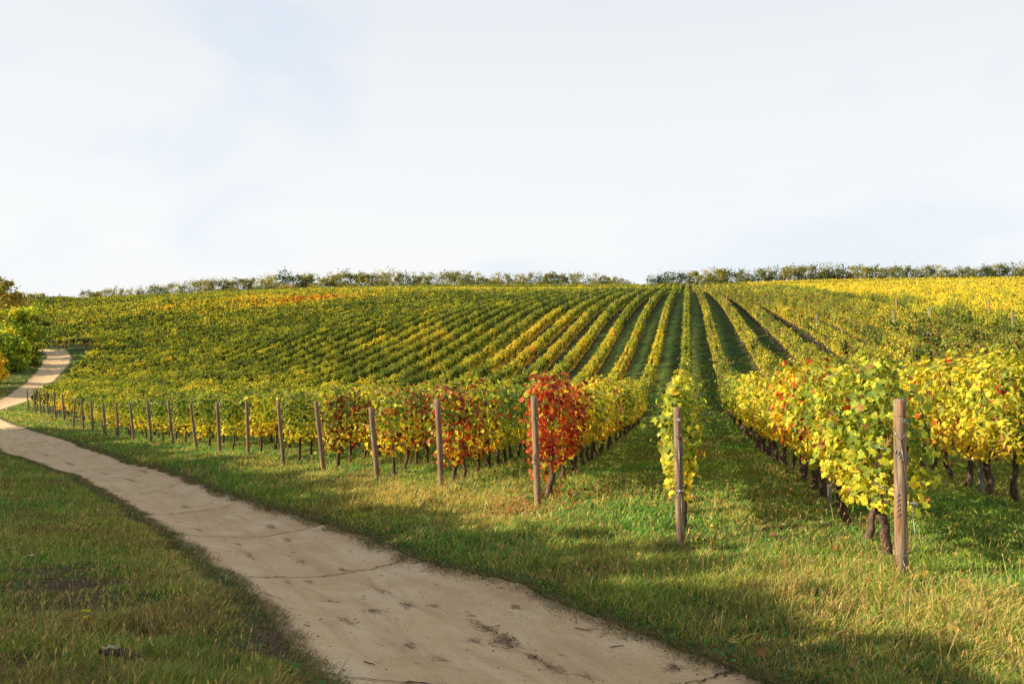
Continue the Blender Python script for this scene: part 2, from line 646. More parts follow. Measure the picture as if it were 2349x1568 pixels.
def track_mat():
    m, t = new_mat('sandy_concrete')
    uv = N(t, 'ShaderNodeUVMap', uv_map='UVMap')
    geo = N(t, 'ShaderNodeNewGeometry')

    def noise(src, scale, detail=5, rough=0.6, mscale=None, distn=0.0):
        n = N(t, 'ShaderNodeTexNoise')
        n.inputs['Scale'].default_value = scale
        n.inputs['Detail'].default_value = detail
        n.inputs['Roughness'].default_value = rough
        n.inputs['Distortion'].default_value = distn
        if mscale:
            mm = N(t, 'ShaderNodeMapping')
            mm.inputs['Scale'].default_value = mscale
            t.links.new(src, mm.inputs[0])
            src = mm.outputs[0]
        t.links.new(src, n.inputs[0])
        return n.outputs[0]
    base = ramp(t, [(0.3, (0.55, 0.37, 0.185)), (0.5, (0.64, 0.45, 0.245)), (0.7, (0.68, 0.52, 0.32))])
    t.links.new(noise(geo.outputs['Position'], 1.1, 6, 0.6), base.inputs[0])
    grit = ramp(t, [(0.30, (0.45, 0.43, 0.4)), (0.44, (1, 1, 1)), (0.58, (1, 1, 1)), (0.72, (1.4, 1.4, 1.4))])
    t.links.new(noise(geo.outputs['Position'], 38, 4, 0.75), grit.inputs[0])
    c = mixc(t, 1.0, base.outputs[0], grit.outputs[0], 'MULTIPLY')
    # rusty soil dragged along by wheels
    st = ramp(t, [(0.47, (0, 0, 0)), (0.70, (0.8,) * 3)])
    t.links.new(noise(uv.outputs[0], 1.0, 6, 0.65, (3.4, 0.40, 1), 0.5), st.inputs[0])
    c = mixc(t, st.outputs[0], c, (0.48, 0.30, 0.155))
    # dark damp dirt spots
    sp = ramp(t, [(0.60, (0, 0, 0)), (0.68, (0.9,) * 3)])
    t.links.new(noise(uv.outputs[0], 1.0, 7, 0.72, (5.5, 1.9, 1), 0.9), sp.inputs[0])
    c = mixc(t, sp.outputs[0], c, (0.13, 0.085, 0.05))
    # mud dropped in heaps
    as_ = N(t, 'ShaderNodeAttribute', attribute_name='stain')
    q1 = N(t, 'ShaderNodeMath', operation='MULTIPLY_ADD')
    t.links.new(noise(uv.outputs[0], 1.0, 8, 0.75, (16, 6, 1), 1.2), q1.inputs[0])
    q1.inputs[1].default_value = 4.6
    q1.inputs[2].default_value = -2.95
    q2 = N(t, 'ShaderNodeMath', operation='MULTIPLY_ADD', use_clamp=True)
    t.links.new(as_.outputs['Fac'], q2.inputs[0])
    q2.inputs[1].default_value = 1.45
    t.links.new(q1.outputs[0], q2.inputs[2])
    c = mixc(t, q2.outputs[0], c, (0.17, 0.105, 0.055))
    # soil creeping in from both edges
    at = N(t, 'ShaderNodeAttribute', attribute_name='edge')
    e1 = N(t, 'ShaderNodeMath', operation='MULTIPLY_ADD')
    t.links.new(noise(geo.outputs['Position'], 4.5, 6, 0.7), e1.inputs[0])
    e1.inputs[1].default_value = 2.6
    e1.inputs[2].default_value = -1.75
    e2 = N(t, 'ShaderNodeMath', operation='ADD', use_clamp=True)
    t.links.new(e1.outputs[0], e2.inputs[0])
    t.links.new(at.outputs['Fac'], e2.inputs[1])
    c = mixc(t, e2.outputs[0], c, (0.15, 0.10, 0.06))
    p = N(t, 'ShaderNodeBsdfPrincipled')
    p.inputs['Roughness'].default_value = 0.9
    p.inputs['Specular IOR Level'].default_value = 0.15
    t.links.new(c, p.inputs['Base Color'])
    b = N(t, 'ShaderNodeBump')
    b.inputs['Strength'].default_value = 0.35
    b.inputs['Distance'].default_value = 0.01
    t.links.new(noise(geo.outputs['Position'], 40, 6, 0.7), b.inputs['Height'])
    t.links.new(b.outputs[0], p.inputs['Normal'])
    out(t, p.outputs[0])
    return m


M_ground = ground_mat()
M_track = track_mat()
M_joint = rough_mat('joint_dirt', [(0.3, (0.03, 0.02, 0.014)), (0.7, (0.09, 0.06, 0.04))], (1, 1, 1), 12, 5, 0.95, 0.6)

def ground_hit(ix, iy, on_track=True):
    """point on the ground (or the track) seen at a picture point"""
    t = (ix - CX) / FPX
    Ys = np.geomspace(3, 200, 900)
    z = H0(t * Ys, Ys)
    yy = CY - z * FPX / Ys
    j = np.argmax(yy < iy)
    return np.array([t * Ys[j], Ys[j], z[j]])


# soil patches in the left bank and beside the track: (x, y, rx, ry, strength)
BARE = []
for (ix, iy, r, s_) in ((150, 1345, 0.34, 1.0), (115, 1315, 0.26, 0.8), (185, 1385, 0.26, 0.85), (215, 1335, 0.2, 0.6), (690, 1470, 0.26, 1.0), (650, 1480, 0.3, 0.9), (600, 1430, 0.22, 0.7), (590, 1500, 0.2, 0.6),
                      (40, 1530, 0.2, 0.5), (330, 1465, 0.12, 0.6), (1760, 1490, 0.32, 0.6), (1900, 1480, 0.3, 0.5), (1640, 1430, 0.25, 0.5), (1230, 1330, 0.2, 0.5), (1900, 1240, 0.4, 0.45), (1700, 1230, 0.35, 0.4)):
    p = ground_hit(ix, iy)
    BARE.append((p[0], p[1], r * 2.1, s_))


def bare_amount(x, y, td):
    v = np.zeros(len(x))
    for bx, by, r, s in BARE:
        v = np.maximum(v, s * np.exp(-(((x - bx) ** 2 + (y - by) ** 2) / r ** 2)))
    v = np.maximum(v, 0.5 * np.exp(-(np.maximum(td, 0) / 0.2) ** 2))
    return v


# ------------------------------------------------------------------ ground: one sheet to the horizon
def build_ground():
    ang = np.concatenate([np.arange(-42, 42, 0.26), np.arange(42, 318, 3.0)])
    rr = [0.0]
    r = 0.5
    while r < 1400:
        rr.append(r)
        r *= 1.0135 if r < 140 else 1.03
        r += 0.02
    rr = np.array(rr[1:])
    na, nr = len(ang), len(rr)
    A = np.radians(ang)
    X = rr[:, None] * np.sin(A)[None]
    Y = rr[:, None] * np.cos(A)[None]
    x, y = X.ravel(), Y.ravel()
    z = H(x, y)
    td, _ = track_dist(x, y)
    V = np.stack([x, y, z], 1)
    V = np.vstack([V, [[0, 0, H([0.0], [0.0])[0]]]])
    i, j = np.meshgrid(np.arange(nr - 1), np.arange(na), indexing='ij')
    j2 = (j + 1) % na
    F = np.stack([i * na + j, (i + 1) * na + j, (i + 1) * na + j2, i * na + j2], -1).reshape(-1, 4)
    c = nr * na
    cap = np.array([(c, j, (j + 1) % na, (j + 2) % na) for j in range(0, na - 1, 2)])
    F = np.vstack([F[:, ::-1], cap])
    # make every face look up
    e1 = V[F[:, 1]] - V[F[:, 0]]
    e2 = V[F[:, 2]] - V[F[:, 0]]
    dn = np.cross(e1, e2)[:, 2] < 0
    F[dn] = F[dn][:, ::-1]
    me = mesh_np('ground', V, F, [M_ground], smooth=True)
    b = me.attributes.new('bare', 'FLOAT', 'POINT')
    v = np.zeros(len(V), f32)
    v[:-1] = bare_amount(x, y, td)
    # worn strip under the vine rows
    u = x * PV[0] + y * PV[1]
    k = (u + 0.1) / 2.25
    strip = np.exp(-((k - np.round(k)) * 2.25 / 0.32) ** 2) * 0.55
    inrow = (post_side(x, y) > 0.3)
    for off_, amp in ((0.62, 0.42), (1.55, 0.34)):          # wheel ruts in the alley right of the narrow row
        strip = np.maximum(strip, amp * np.exp(-((u - (row_u(2) + off_)) / 0.17) ** 2))
    v[:-1] = np.maximum(v[:-1], strip * inrow)
    b.data.foreach_set('value', v)
    o = link('ground', me)
    tag(o, 'grassy vineyard slope rolling down to the track and up to the crest', 'ground', kind='structure')


PB = np.array([b[:2] for b, _ in POSTW])
BOUND = np.vstack([[[9.0, -1.0], [6.95, 2.9], [5.3, 5.2]], PB, [(-40.5, 70), (-47.5, 84), (-53.8, 98), (-58.7, 110), (-62.3, 119), (-67, 126), (-75, 132.5), (-85, 139), (-110, 152), (-150, 172), (-260, 215)]])
BU = BOUND @ PV
BS = BOUND @ RV
_o = np.argsort(BU)


def row_start_s(u):
    """distance along the row at which the row at u begins (the end posts' line)"""
    return np.interp(u, BU[_o], BS[_o])


def post_side(x, y):
    u = np.asarray(x) * PV[0] + np.asarray(y) * PV[1]
    s = np.asarray(x) * RV[0] + np.asarray(y) * RV[1]
    return s - row_start_s(u)


def row_u(k):
    """lateral position of row k; k = 1 is the row behind the foreground post, 2 the next to its left, 0 and below to its right"""
    return POSTW[0][0][:2] @ PV if k == 1 else (-0.1 - 2.25 * (k - 2))
build_ground()



# ------------------------------------------------------------------ track
# mud dropped by wheels: (picture x, y, length along the track, width, crumbs)
PILES = [(1095, 1428, 0.14, 0.06, 40), (1120, 1440, 0.26, 0.07, 90), (1165, 1462, 0.22, 0.05, 60), (1150, 1478, 0.18, 0.09, 80), (1090, 1465, 0.09, 0.05, 15), (1270, 1535, 0.20, 0.07, 60), (1222, 1512, 0.12, 0.06, 20),
         (1215, 1500, 0.08, 0.03, 8), (935, 1389, 0.12, 0.07, 30), (995, 1388, 0.12, 0.04, 12), (855, 1400, 0.12, 0.09, 12), (800, 1420, 0.2, 0.05, 12), (790, 1308, 0.14, 0.06, 25), (705, 1336, 0.09, 0.05, 12),
         (575, 1272, 0.22, 0.05, 14), (545, 1250, 0.2, 0.05, 12), (760, 1378, 0.14, 0.08, 8), (870, 1353, 0.12, 0.05, 14), (660, 1238, 0.2, 0.05, 12), (500, 1140, 0.35, 0.06, 14), (425, 1162, 0.35, 0.06, 12),
         (300, 1100, 0.5, 0.07, 12), (240, 1085, 0.5, 0.06, 12), (160, 1062, 0.7, 0.09, 10), (330, 1082, 0.6, 0.07, 10), (100, 1042, 0.8, 0.1, 8), (1545, 1525, 0.09, 0.06, 12), (1345, 1548, 0.08, 0.05, 8),
         (1010, 1505, 0.12, 0.06, 8), (935, 1478, 0.14, 0.05, 8), (690, 1290, 0.16, 0.05, 8), (1180, 1395, 0.08, 0.04, 6), (620, 1205, 0.3, 0.06, 8), (460, 1215, 0.3, 0.05, 8)]
PILE_AT = []
def track_z(x, y, qq):
    """height of the slab: the lie of the land, dished, its rims tucked under the turf"""
    td, _ = track_dist(x, y)
    return H(x, y, carve=False) - 0.11 * (1 - (2 * np.clip(qq, 0, 1) - 1) ** 2) - 0.012 - 0.25 * np.maximum(0.0, td - 0.04)


def build_track():
    n = len(TS)
    m = 40
    t = np.linspace(0, 1, m)
    lng = np.concatenate([[0], np.cumsum(np.linalg.norm(np.diff(TSC, axis=0), axis=1))])
    V, UV, E = [], [], []
    rng = np.random.default_rng(3)
    # resample densely so the edges can wander
    nn = 520
    ll = np.concatenate([np.linspace(lng[0], lng[15], 40)[:-1], np.linspace(lng[15], lng[38], 420)[:-1], np.linspace(lng[38], lng[69], 200)[:-1], np.linspace(lng[69], lng[-1], 120)])
    Lp = np.stack([np.interp(ll, lng, TS[:, 0, k]) for k in range(3)], 1)
    Rp = np.stack([np.interp(ll, lng, TS[:, 1, k]) for k in range(3)], 1)
    wl = np.full(len(ll), 0.38)
    wr = np.full(len(ll), 0.38)
    for i in range(len(ll)):
        a, b = Lp[i], Rp[i]
        w = np.linalg.norm(b - a)
        a2 = a + (a - b) / w * wl[i]
        b2 = b + (b - a) / w * wr[i]
        for q in t:
            p = a2 + (b2 - a2) * q
            qq = (q * (w + 0.76) - 0.38) / w                      # 0..1 between the turf lips
            V.append((p[0], p[1], qq))
            UV.append((qq * w, ll[i]))
    V = np.array(V)
    E = np.exp(-(np.maximum(-track_dist(V[:, 0], V[:, 1])[0], 0) / 0.16) ** 2)
    V[:, 2] = track_z(V[:, 0], V[:, 1], V[:, 2])
    UV = np.array(UV)
    N_ = len(ll)
    i, j = np.meshgrid(np.arange(N_ - 1), np.arange(m - 1), indexing='ij')
    F = np.stack([i * m + j, i * m + j + 1, (i + 1) * m + j + 1, (i + 1) * m + j], -1).reshape(-1, 4)
    mi = np.zeros(len(F), int)
    # expansion joints: dark dirt-filled strips lying on the slab
    JV, JF = [], []
    sJ = None
    c1 = np.array(px(935, 1270, -2.86))[:2]
    k0 = np.argmin(np.linalg.norm(Rp[:, :2] - c1, axis=1))
    l0 = ll[k0]
    steps = [l0 - 10.2, l0 - 5.1, l0, l0 + 3.6, l0 + 7.5, l0 + 11.5, l0 + 15.5, l0 + 19.5, l0 + 23.5, l0 + 27.5]
    off = len(V)
    extra = []
    for si, s in enumerate(steps):
        base = off + len(extra)
        skew = 0.10 * rng.standard_normal()
        wj = (0.013 if si < 3 else 0.014)
        q0, q1 = (0.0, 1.0)
        K = 60
        for kk in range(K + 1):
            q = q0 + (q1 - q0) * kk / K
            lq = s + skew * (q - 0.5) + 0.02 * rng.standard_normal()
            a = np.array([np.interp(lq, ll, Lp[:, c]) for c in range(3)])
            b = np.array([np.interp(lq, ll, Rp[:, c]) for c in range(3)])
            p = a + (b - a) * q
            d = np.array([np.interp(lq + 0.1, ll, (Lp[:, c] + Rp[:, c]) / 2) - np.interp(lq, ll, (Lp[:, c] + Rp[:, c]) / 2) for c in range(3)])
            d /= np.linalg.norm(d)
            z = q
            w_ = wj * (0.35 + 0.9 * rng.random())
            extra.append((p[0] - d[0] * w_, p[1] - d[1] * w_, z))
            extra.append((p[0] + d[0] * w_, p[1] + d[1] * w_, z))
            if kk:
                JF.append((base + 2 * kk - 2, base + 2 * kk, base + 2 * kk + 1, base + 2 * kk - 1))
    extra = np.array(extra)
    extra[:, 2] = track_z(extra[:, 0], extra[:, 1], extra[:, 2]) + 0.010
    V = np.vstack([V, extra])
    UV = np.vstack([UV, np.zeros((len(extra), 2))])
    F = np.vstack([F, JF])
    mi = np.concatenate([mi, np.ones(len(JF), int)])
    e1 = V[F[:, 1]] - V[F[:, 0]]
    e2 = V[F[:, 2]] - V[F[:, 0]]
    dn = np.cross(e1, e2)[:, 2] < 0
    F[dn] = F[dn][:, ::-1]
    me = mesh_np('track', V, F, [M_track, M_joint], smooth=True, mat_idx=mi, uv=UV)
    # heaps of mud: (picture x, y, length, width)
    st = np.zeros(len(V))
    ctr = (Lp + Rp) / 2
    PX = np.stack([CX + V[:, 0] * FPX / np.maximum(V[:, 1], 0.5), CY - V[:, 2] * FPX / np.maximum(V[:, 1], 0.5)], 1)
    for ix, iy, ln, wd, n_ in PILES:
        jv = int(np.argmin(np.linalg.norm(PX - np.array([ix, iy]), axis=1) + 1e4 * (V[:, 1] < 1)))
        p = V[jv]
        PILE_AT.append((p.copy(), ln, wd, n_))
        j = int(np.argmin(np.linalg.norm(ctr[:, :2] - p[:2], axis=1)))
        d = nrm((ctr[j + 1] - ctr[j - 1])[None])[0]
        dl = (V[:, 0] - p[0]) * d[0] + (V[:, 1] - p[1]) * d[1]
        dw = (V[:, 1] - p[1]) * d[0] - (V[:, 0] - p[0]) * d[1]
        st = np.maximum(st, np.exp(-(dl / (1.5 * ln)) ** 2 - (dw / (1.5 * wd)) ** 2))
    a = me.attributes.new('stain', 'FLOAT', 'POINT')
    a.data.foreach_set('value', st.astype(f32))
    a = me.attributes.new('edge', 'FLOAT', 'POINT')
    a.data.foreach_set('value', np.concatenate([np.array(E), np.zeros(len(extra))]).astype(f32))
    o = link('track', me)
    tag(o, 'sandy concrete farm track with dark joints curving past the vines', 'farm track', kind='structure')
    return ll, Lp, Rp


LL, LP, RP = build_track()


def track_point(l, q):
    a = np.array([np.interp(l, LL, LP[:, c]) for c in range(3)])
    b = np.array([np.interp(l, LL, RP[:, c]) for c in range(3)])
    p = a + (b - a) * q
    p[2] = track_z(p[:1], p[1:2], np.array([q]))[0]
    return p


# ------------------------------------------------------------------ leaves
def tmpl_leaf():
    half = [(0.0, 0.10, 0.0), (0.20, -0.04, 0.03), (0.46, 0.06, 0.05), (0.40, 0.27, 0.10), (0.56, 0.50, 0.06), (0.34, 0.58, 0.09), (0.27, 0.82, 0.02), (0.11, 0.80, 0.02), (0.0, 1.02, -0.12)]
    V = list(half) + [(-a, b, c) for a, b, c in half[1:-1]] + [(0.0, 0.42, 0.0)]
    c = len(V) - 1
    n = len(half)
    right = list(range(n))
    left = [0] + [n + i for i in range(n - 2)] + [n - 1]
    F = [(c, right[i], right[i + 1]) for i in range(n - 1)] + [(c, left[i + 1], left[i]) for i in range(n - 1)]
    return np.array(V), np.array(F)


TL0 = tmpl_leaf()
TL1 = (np.array([(0, 0, 0), (0.45, 0.08, 0.1), (0.52, 0.52, 0.1), (0, 1.0, -0.1), (-0.52, 0.52, 0.1), (-0.45, 0.08, 0.1), (0, 0.42, 0)], float),
       np.array([(6, 0, 1), (6, 1, 2), (6, 2, 3), (6, 3, 4), (6, 4, 5), (6, 5, 0)]))
TL2 = (np.array([(0, -0.05, 0), (0.5, 0.42, 0.12), (0, 1.0, -0.05), (-0.5, 0.42, 0.12)], float), np.array([(0, 1, 2, 3)]))


def place(tmpl, C, Nv, T, S):
    TV, TF = tmpl
    curl = np.random.default_rng(len(C)).uniform(-1.2, 2.6, len(C)).astype(f32)
    Nv = nrm(Nv)
    T = nrm(T - Nv * (T * Nv).sum(-1, keepdims=True))
    X = np.cross(T, Nv)
    m = len(TV)
    C = C.astype(f32)
    V = np.repeat(C[:, None], m, 1)
    for k, B in enumerate((X, T, Nv)):
        V += (TV[:, k].astype(f32)[None, :, None] * (S.astype(f32) * (curl if k == 2 else 1))[:, None, None]) * B.astype(f32)[:, None]
    n = len(C)
    F = (TF[None] + (np.arange(n, dtype=np.int64) * m)[:, None, None]).reshape(-1, TF.shape[1])
    return V.reshape(-1, 3), F, len(TF)


RAMP_P = np.array([0.0, 0.25, 0.42, 0.58, 0.75, 1.0, 1.2])
RAMP_C = np.array([(0.036, 0.068, 0.013), (0.088, 0.135, 0.020), (0.19, 0.23, 0.027), (0.36, 0.35, 0.032), (0.52, 0.43, 0.034), (0.50, 0.28, 0.026), (0.46, 0.14, 0.02)])
REDS = np.array([(0.50, 0.060, 0.018), (0.55, 0.12, 0.025), (0.22, 0.022, 0.016), (0.60, 0.20, 0.04), (0.42, 0.035, 0.018), (0.15, 0.035, 0.018), (0.33, 0.105, 0.03)])


def blob(x, y, cx_, Yc, sx, sy, amp):
    X = (cx_ - CX) / FPX * Yc
    return amp * np.exp(-((x - X) / sx) ** 2 - ((y - Yc) / sy) ** 2)


def autumn(x, y, k):
    """how far the vines have turned (0 green, 1 orange) over the field"""
    k = np.asarray(k)
    a = 0.32 + 0.26 * (fbm(x * 0.035, y * 0.035, 51) - 0.5) + 0.34 * (fbm(x * 0.16, y * 0.16, 61) - 0.5)
    a = a + np.interp(k, [-8, -6], [0.40, 0.0])                                        # another, yellower variety on the right
    a = a + np.where((k > -6) & (k <= -2), 0.04, 0.0)
    a = a + np.where((k >= 3) & (k <= 9), 0.13, 0.0) * np.clip((130 - y) / 60, 0, 1)
    near = np.clip((40 - y) / 16, 0, 1)
    a = a + near * np.where(k <= 1, np.where(k <= -2, 0.10, 0.19), np.where(k <= 3, 0.14, -0.07))
    a = a + 0.075 * np.clip((k - 8) / 4.0, 0, 1) * np.clip((y - 40) / 25, 0, 1)
    a = a + blob(x, y, 705, 160, 13, 9, 0.66) + blob(x, y, 470, 176, 28, 8, 0.28) + blob(x, y, 1150, 190, 42, 14, 0.24)
    a = a + blob(x, y, 960, 92, 4, 9, 0.26) + blob(x, y, 1190, 72, 3.0, 6, 0.28) + blob(x, y, 1350, 78, 6, 22, 0.12)
    a = a - blob(x, y, 400, 112, 16, 10, 0.12) - blob(x, y, 1250, 125, 14, 30, 0.10) - blob(x, y, 500, 148, 24, 10, 0.12)
    return a


def redness(vx, vy, k, i):
    """chance that a leaf of the vine i of row k has gone red"""
    r = np.zeros(np.shape(vx))
    y_far = np.asarray(vy)
    k = np.broadcast_to(np.asarray(k), r.shape)
    i = np.broadcast_to(np.asarray(i), r.shape)
    for kk, i0, i1, amt in ((3, 0, 1, 0.88), (3, 2, 2, 0.72), (3, 3, 3, 0.3), (4, 0, 1, 0.58), (4, 2, 2, 0.2), (5, 0, 0, 0.15), (5, 1, 3, 0.45), (6, 0, 1, 0.40), (6, 2, 3, 0.2), (1, 5, 7, 0.22), (1, 2, 4, 0.04),
                            (0, 4, 5, 0.08), (3, 11, 13, 0.35)):
        r = np.where((k == kk) & (i >= i0) & (i <= i1), amt, r)
    rnd = _hash(np.asarray(k) + 500, np.asarray(i) + 900, np.zeros_like(np.asarray(i)), 5)
    r = np.maximum(r, np.where((rnd > 0.993) & (y_far > 45), 0.6, np.where(rnd > 0.975, 0.10, 0.006)))
    return r


def leaf_tint(rng, x, y, hf, k, i, shade_top=True):
    n = len(x)
    a = autumn(x, y, k)
    ij = np.asarray(i) + rng.normal(0, 0.45, n)
    a = a + 0.46 * (vnoise(ij * 0.55, np.asarray(k) * 3.1, 0, 8) - 0.5)
    a = a + rng.normal(0, 0.13, n) + np.where((np.asarray(k) >= 4) & (np.asarray(y) < 62), 0.46, 0.26) * np.clip(1 - hf * 2.0, 0, 1) + 0.06 * np.clip((hf - 0.8) * 5, 0, 1)
    c = np.stack([np.interp(a, RAMP_P, RAMP_C[:, q]) for q in range(3)], 1)
    red = redness(x, y, k, i)
    a = np.where(np.asarray(k) <= -5, np.minimum(a, 0.80 + 0.04 * rng.standard_normal(n)), a)
    c = np.stack([np.interp(a, RAMP_P, RAMP_C[:, q]) for q in range(3)], 1)
    red = redness(x, y, k, np.round(ij))
    isr = rng.random(n) < red
    pick = rng.integers(0, 5, n)
    kk_ = np.broadcast_to(np.asarray(k), (n,))
    pick = np.where((kk_ >= 6) & (rng.random(n) < 0.75), 5, pick)
    pick = np.where((kk_ == 3) & (ij > 0.9) & (rng.random(n) < 0.45), 2, pick)
    pick = np.where(((kk_ == 4) | (kk_ == 5)) & (rng.random(n) < 0.6), rng.integers(5, 7, n), pick)
    c[isr] = 0.72 * REDS[pick[isr]]
    br = rng.random(n) < np.where((np.asarray(k) > -6) & (np.asarray(k) <= 1) & (np.asarray(y) > 36), 0.22, 0.05)
    c[br] = np.array([0.22, 0.12, 0.042])
    c *= (0.72 + 0.56 * rng.random(n))[:, None]
    c *= (0.80 + 0.40 * vnoise(ij * 0.7, np.asarray(k) * 2.7, 0, 18))[:, None]
    return c


def foliage(rng, base, s_rel, k, i, size, zmin=0.0):
    """leaf placements for a hedge of vines. base: ground point on the row for each leaf, s_rel: metres from the row's end"""
    n = len(base)
    k = np.broadcast_to(np.asarray(k), (n,))
    i = np.broadcast_to(np.asarray(i), (n,))
    x, y = base[:, 0], base[:, 1]
    ph = s_rel * 1.25
    top = 1.96 + 0.52 * (vnoise(ph * 1.3, k * 3.7, 0, 12) - 0.5) + 0.24 * (vnoise(ph * 4.1, k * 1.7, 0, 14) - 0.5)
    top = top - 0.20 * np.clip((y - 38) / 14, 0, 1)
    top = top - np.where((k == 2) & (s_rel < 9), 0.14, 0.0)
    lo = np.where((k <= 2) & (k >= 0), 0.10, 0.16 * np.clip((y - 38) / 14, 0, 1)) + 0.41 + 0.24 * vnoise(ph * 1.6, k * 2.3, 0, 13)
    lo = np.maximum(lo, zmin)
    hf = rng.random(n) ** 0.92
    h = lo + (top - lo) * hf
    hf = (h - 0.55) / 1.45
    prof = np.where(y < 42, np.where(k == 2, 0.06, np.where(k >= 4, 0.24, 0.16)), 0.085) + 0.16 * np.sin(math.pi * np.clip(0.12 + 0.80 * hf, 0, 1))
    wl = prof * (0.55 + 0.9 * vnoise(ph * 2.2, h * 2.6, k * 1.1, 15))
    side = np.where(rng.random(n) < 0.5, -1.0, 1.0)
    lat = side * wl * np.where((s_rel < 0.75) | (hf > 0.80), 1.05 * rng.random(n), np.sqrt(0.10 + 0.98 * rng.random(n)))
    stray = rng.random(n) < 0.03
    lat = np.where(stray, lat * 1.7, lat)
    h = np.where(stray & (hf > 0.85), h + 0.22 * rng.random(n), h)
    C = np.stack([x + PV[0] * lat, y + PV[1] * lat, base[:, 2] + h], 1)
    upw = 0.38 + 1.3 * np.clip((hf - 0.82) / 0.18, 0, 1)
    g = rng.standard_normal((n, 3))
    Nv = g * 0.55
    Nv[:, 0] += side * PV[0] * 0.9
    Nv[:, 1] += side * PV[1] * 0.9
    Nv[:, 2] += upw
    endw = np.clip(1 - s_rel / 0.45, 0, 1) * 1.2
    Nv[:, 0] -= RV[0] * endw
    Nv[:, 1] -= RV[1] * endw
    T = rng.standard_normal((n, 3)) * 0.55
    T[:, 2] -= 0.9
    T[:, 0] += side * PV[0] * 0.35
    T[:, 1] += side * PV[1] * 0.35
    S = size * (0.62 + 0.62 * rng.random(n))
    tint = leaf_tint(rng, x, y, hf, k, i)
    return C, Nv, T, S, tint


VSP = 0.92
K0, K1 = -62, 118
ROWS = []
for k in range(K0, K1 + 1):
    u = row_u(k)
    s0 = float(row_start_s(u)) + 0.35
    if u < -180: s1 = 262.0
    else: s1 = 318.0
    s = s0 + VSP * 0.5 + VSP * np.arange(int((s1 - s0) / VSP))
    X = PV[0] * u + RV[0] * s
    Y = PV[1] * u + RV[1] * s
    ROWS.append((k, u, s0, s, X, Y))

# all vines: row, index, s, x, y
vk = np.concatenate([np.full(len(r[3]), r[0]) for r in ROWS])
vi = np.concatenate([np.arange(len(r[3])) for r in ROWS])
vs = np.concatenate([r[3] for r in ROWS])
vs0 = np.concatenate([np.full(len(r[3]), r[2]) for r in ROWS])
vx = np.concatenate([r[4] for r in ROWS])
vy = np.concatenate([r[5] for r in ROWS])
vt = vx / np.maximum(vy, 0.5)
keep = (vy > 1.5) & (vt > -0.72) & (vt < 0.80) & (vy < 306)
# a grass path crosses the field just below the crest in the middle
path_gap = (np.abs(vy - 206 - 0.02 * vx) < 3.0) & (vt * FPX + CX > 1080) & (vt * FPX + CX < 1960)
keep &= ~path_gap
miss = _hash(vk + 40, vi + 40, np.zeros(len(vi)), 3) > 0.985
keep &= ~(miss & (vi > 3))
vk, vi, vs, vs0, vx, vy, vt = [a[keep] for a in (vk, vi, vs, vs0, vx, vy, vt)]
vz = H(vx, vy, carve=False)
vd = np.hypot(vx, vy)
eff = vd * np.where(vi <= 2, 0.62, 1.0) * np.where((vk >= 5) & (vi > 6), 1.35, 1.0)
eff = np.where(np.abs(vt) < 0.645, eff, 1e9)
order = np.argsort(eff)
single = np.zeros(len(vk), bool)
single[order[:300]] = True

ORD = ['zeroth', 'first', 'second', 'third', 'fourth', 'fifth', 'sixth', 'seventh', 'eighth', 'ninth', 'tenth', 'eleventh', 'twelfth', 'thirteenth', 'fourteenth', 'fifteenth',
       'sixteenth', 'seventeenth', 'eighteenth', 'nineteenth', 'twentieth', 'twenty-first', 'twenty-second', 'twenty-third', 'twenty-fourth', 'twenty-fifth', 'twenty-sixth',
       'twenty-seventh', 'twenty-eighth', 'twenty-ninth', 'thirtieth', 'thirty-first', 'thirty-second', 'thirty-third', 'thirty-fourth', 'thirty-fifth', 'thirty-sixth', 'thirty-seventh',
       'thirty-eighth', 'thirty-ninth', 'fortieth']


def row_name(k):
    if k == 1: return 'the row behind the thick foreground post'
    if k == 2: return 'the narrow row behind the second nearest post'
    if k == 3: return 'the row of the bright red end vine'
    if k >= 4: return 'the row behind the %s end post from the right' % ORD[k]
    if k == 0: return 'the row just right of the foreground post'
    return 'the %s row right of the foreground post' % ORD[1 - k]


def colour_word(k, i, x, y):
    r = float(redness(np.array([x]), np.array([y]), np.array([k]), np.array([i]))[0])
    if r > 0.9: return 'bright red'
    if r >= 0.45: return 'dark red'
    a = float(autumn(np.array([x]), np.array([y]), np.array([k]))[0]) + 0.05 + 0.46 * (float(vnoise(i * 0.55, k * 3.1, 0, 8)) - 0.5)
    if r >= 0.2: return 'red flecked'
    return 'green' if a < 0.36 else 'yellow-green' if a < 0.56 else 'yellow' if a < 0.74 else 'golden'


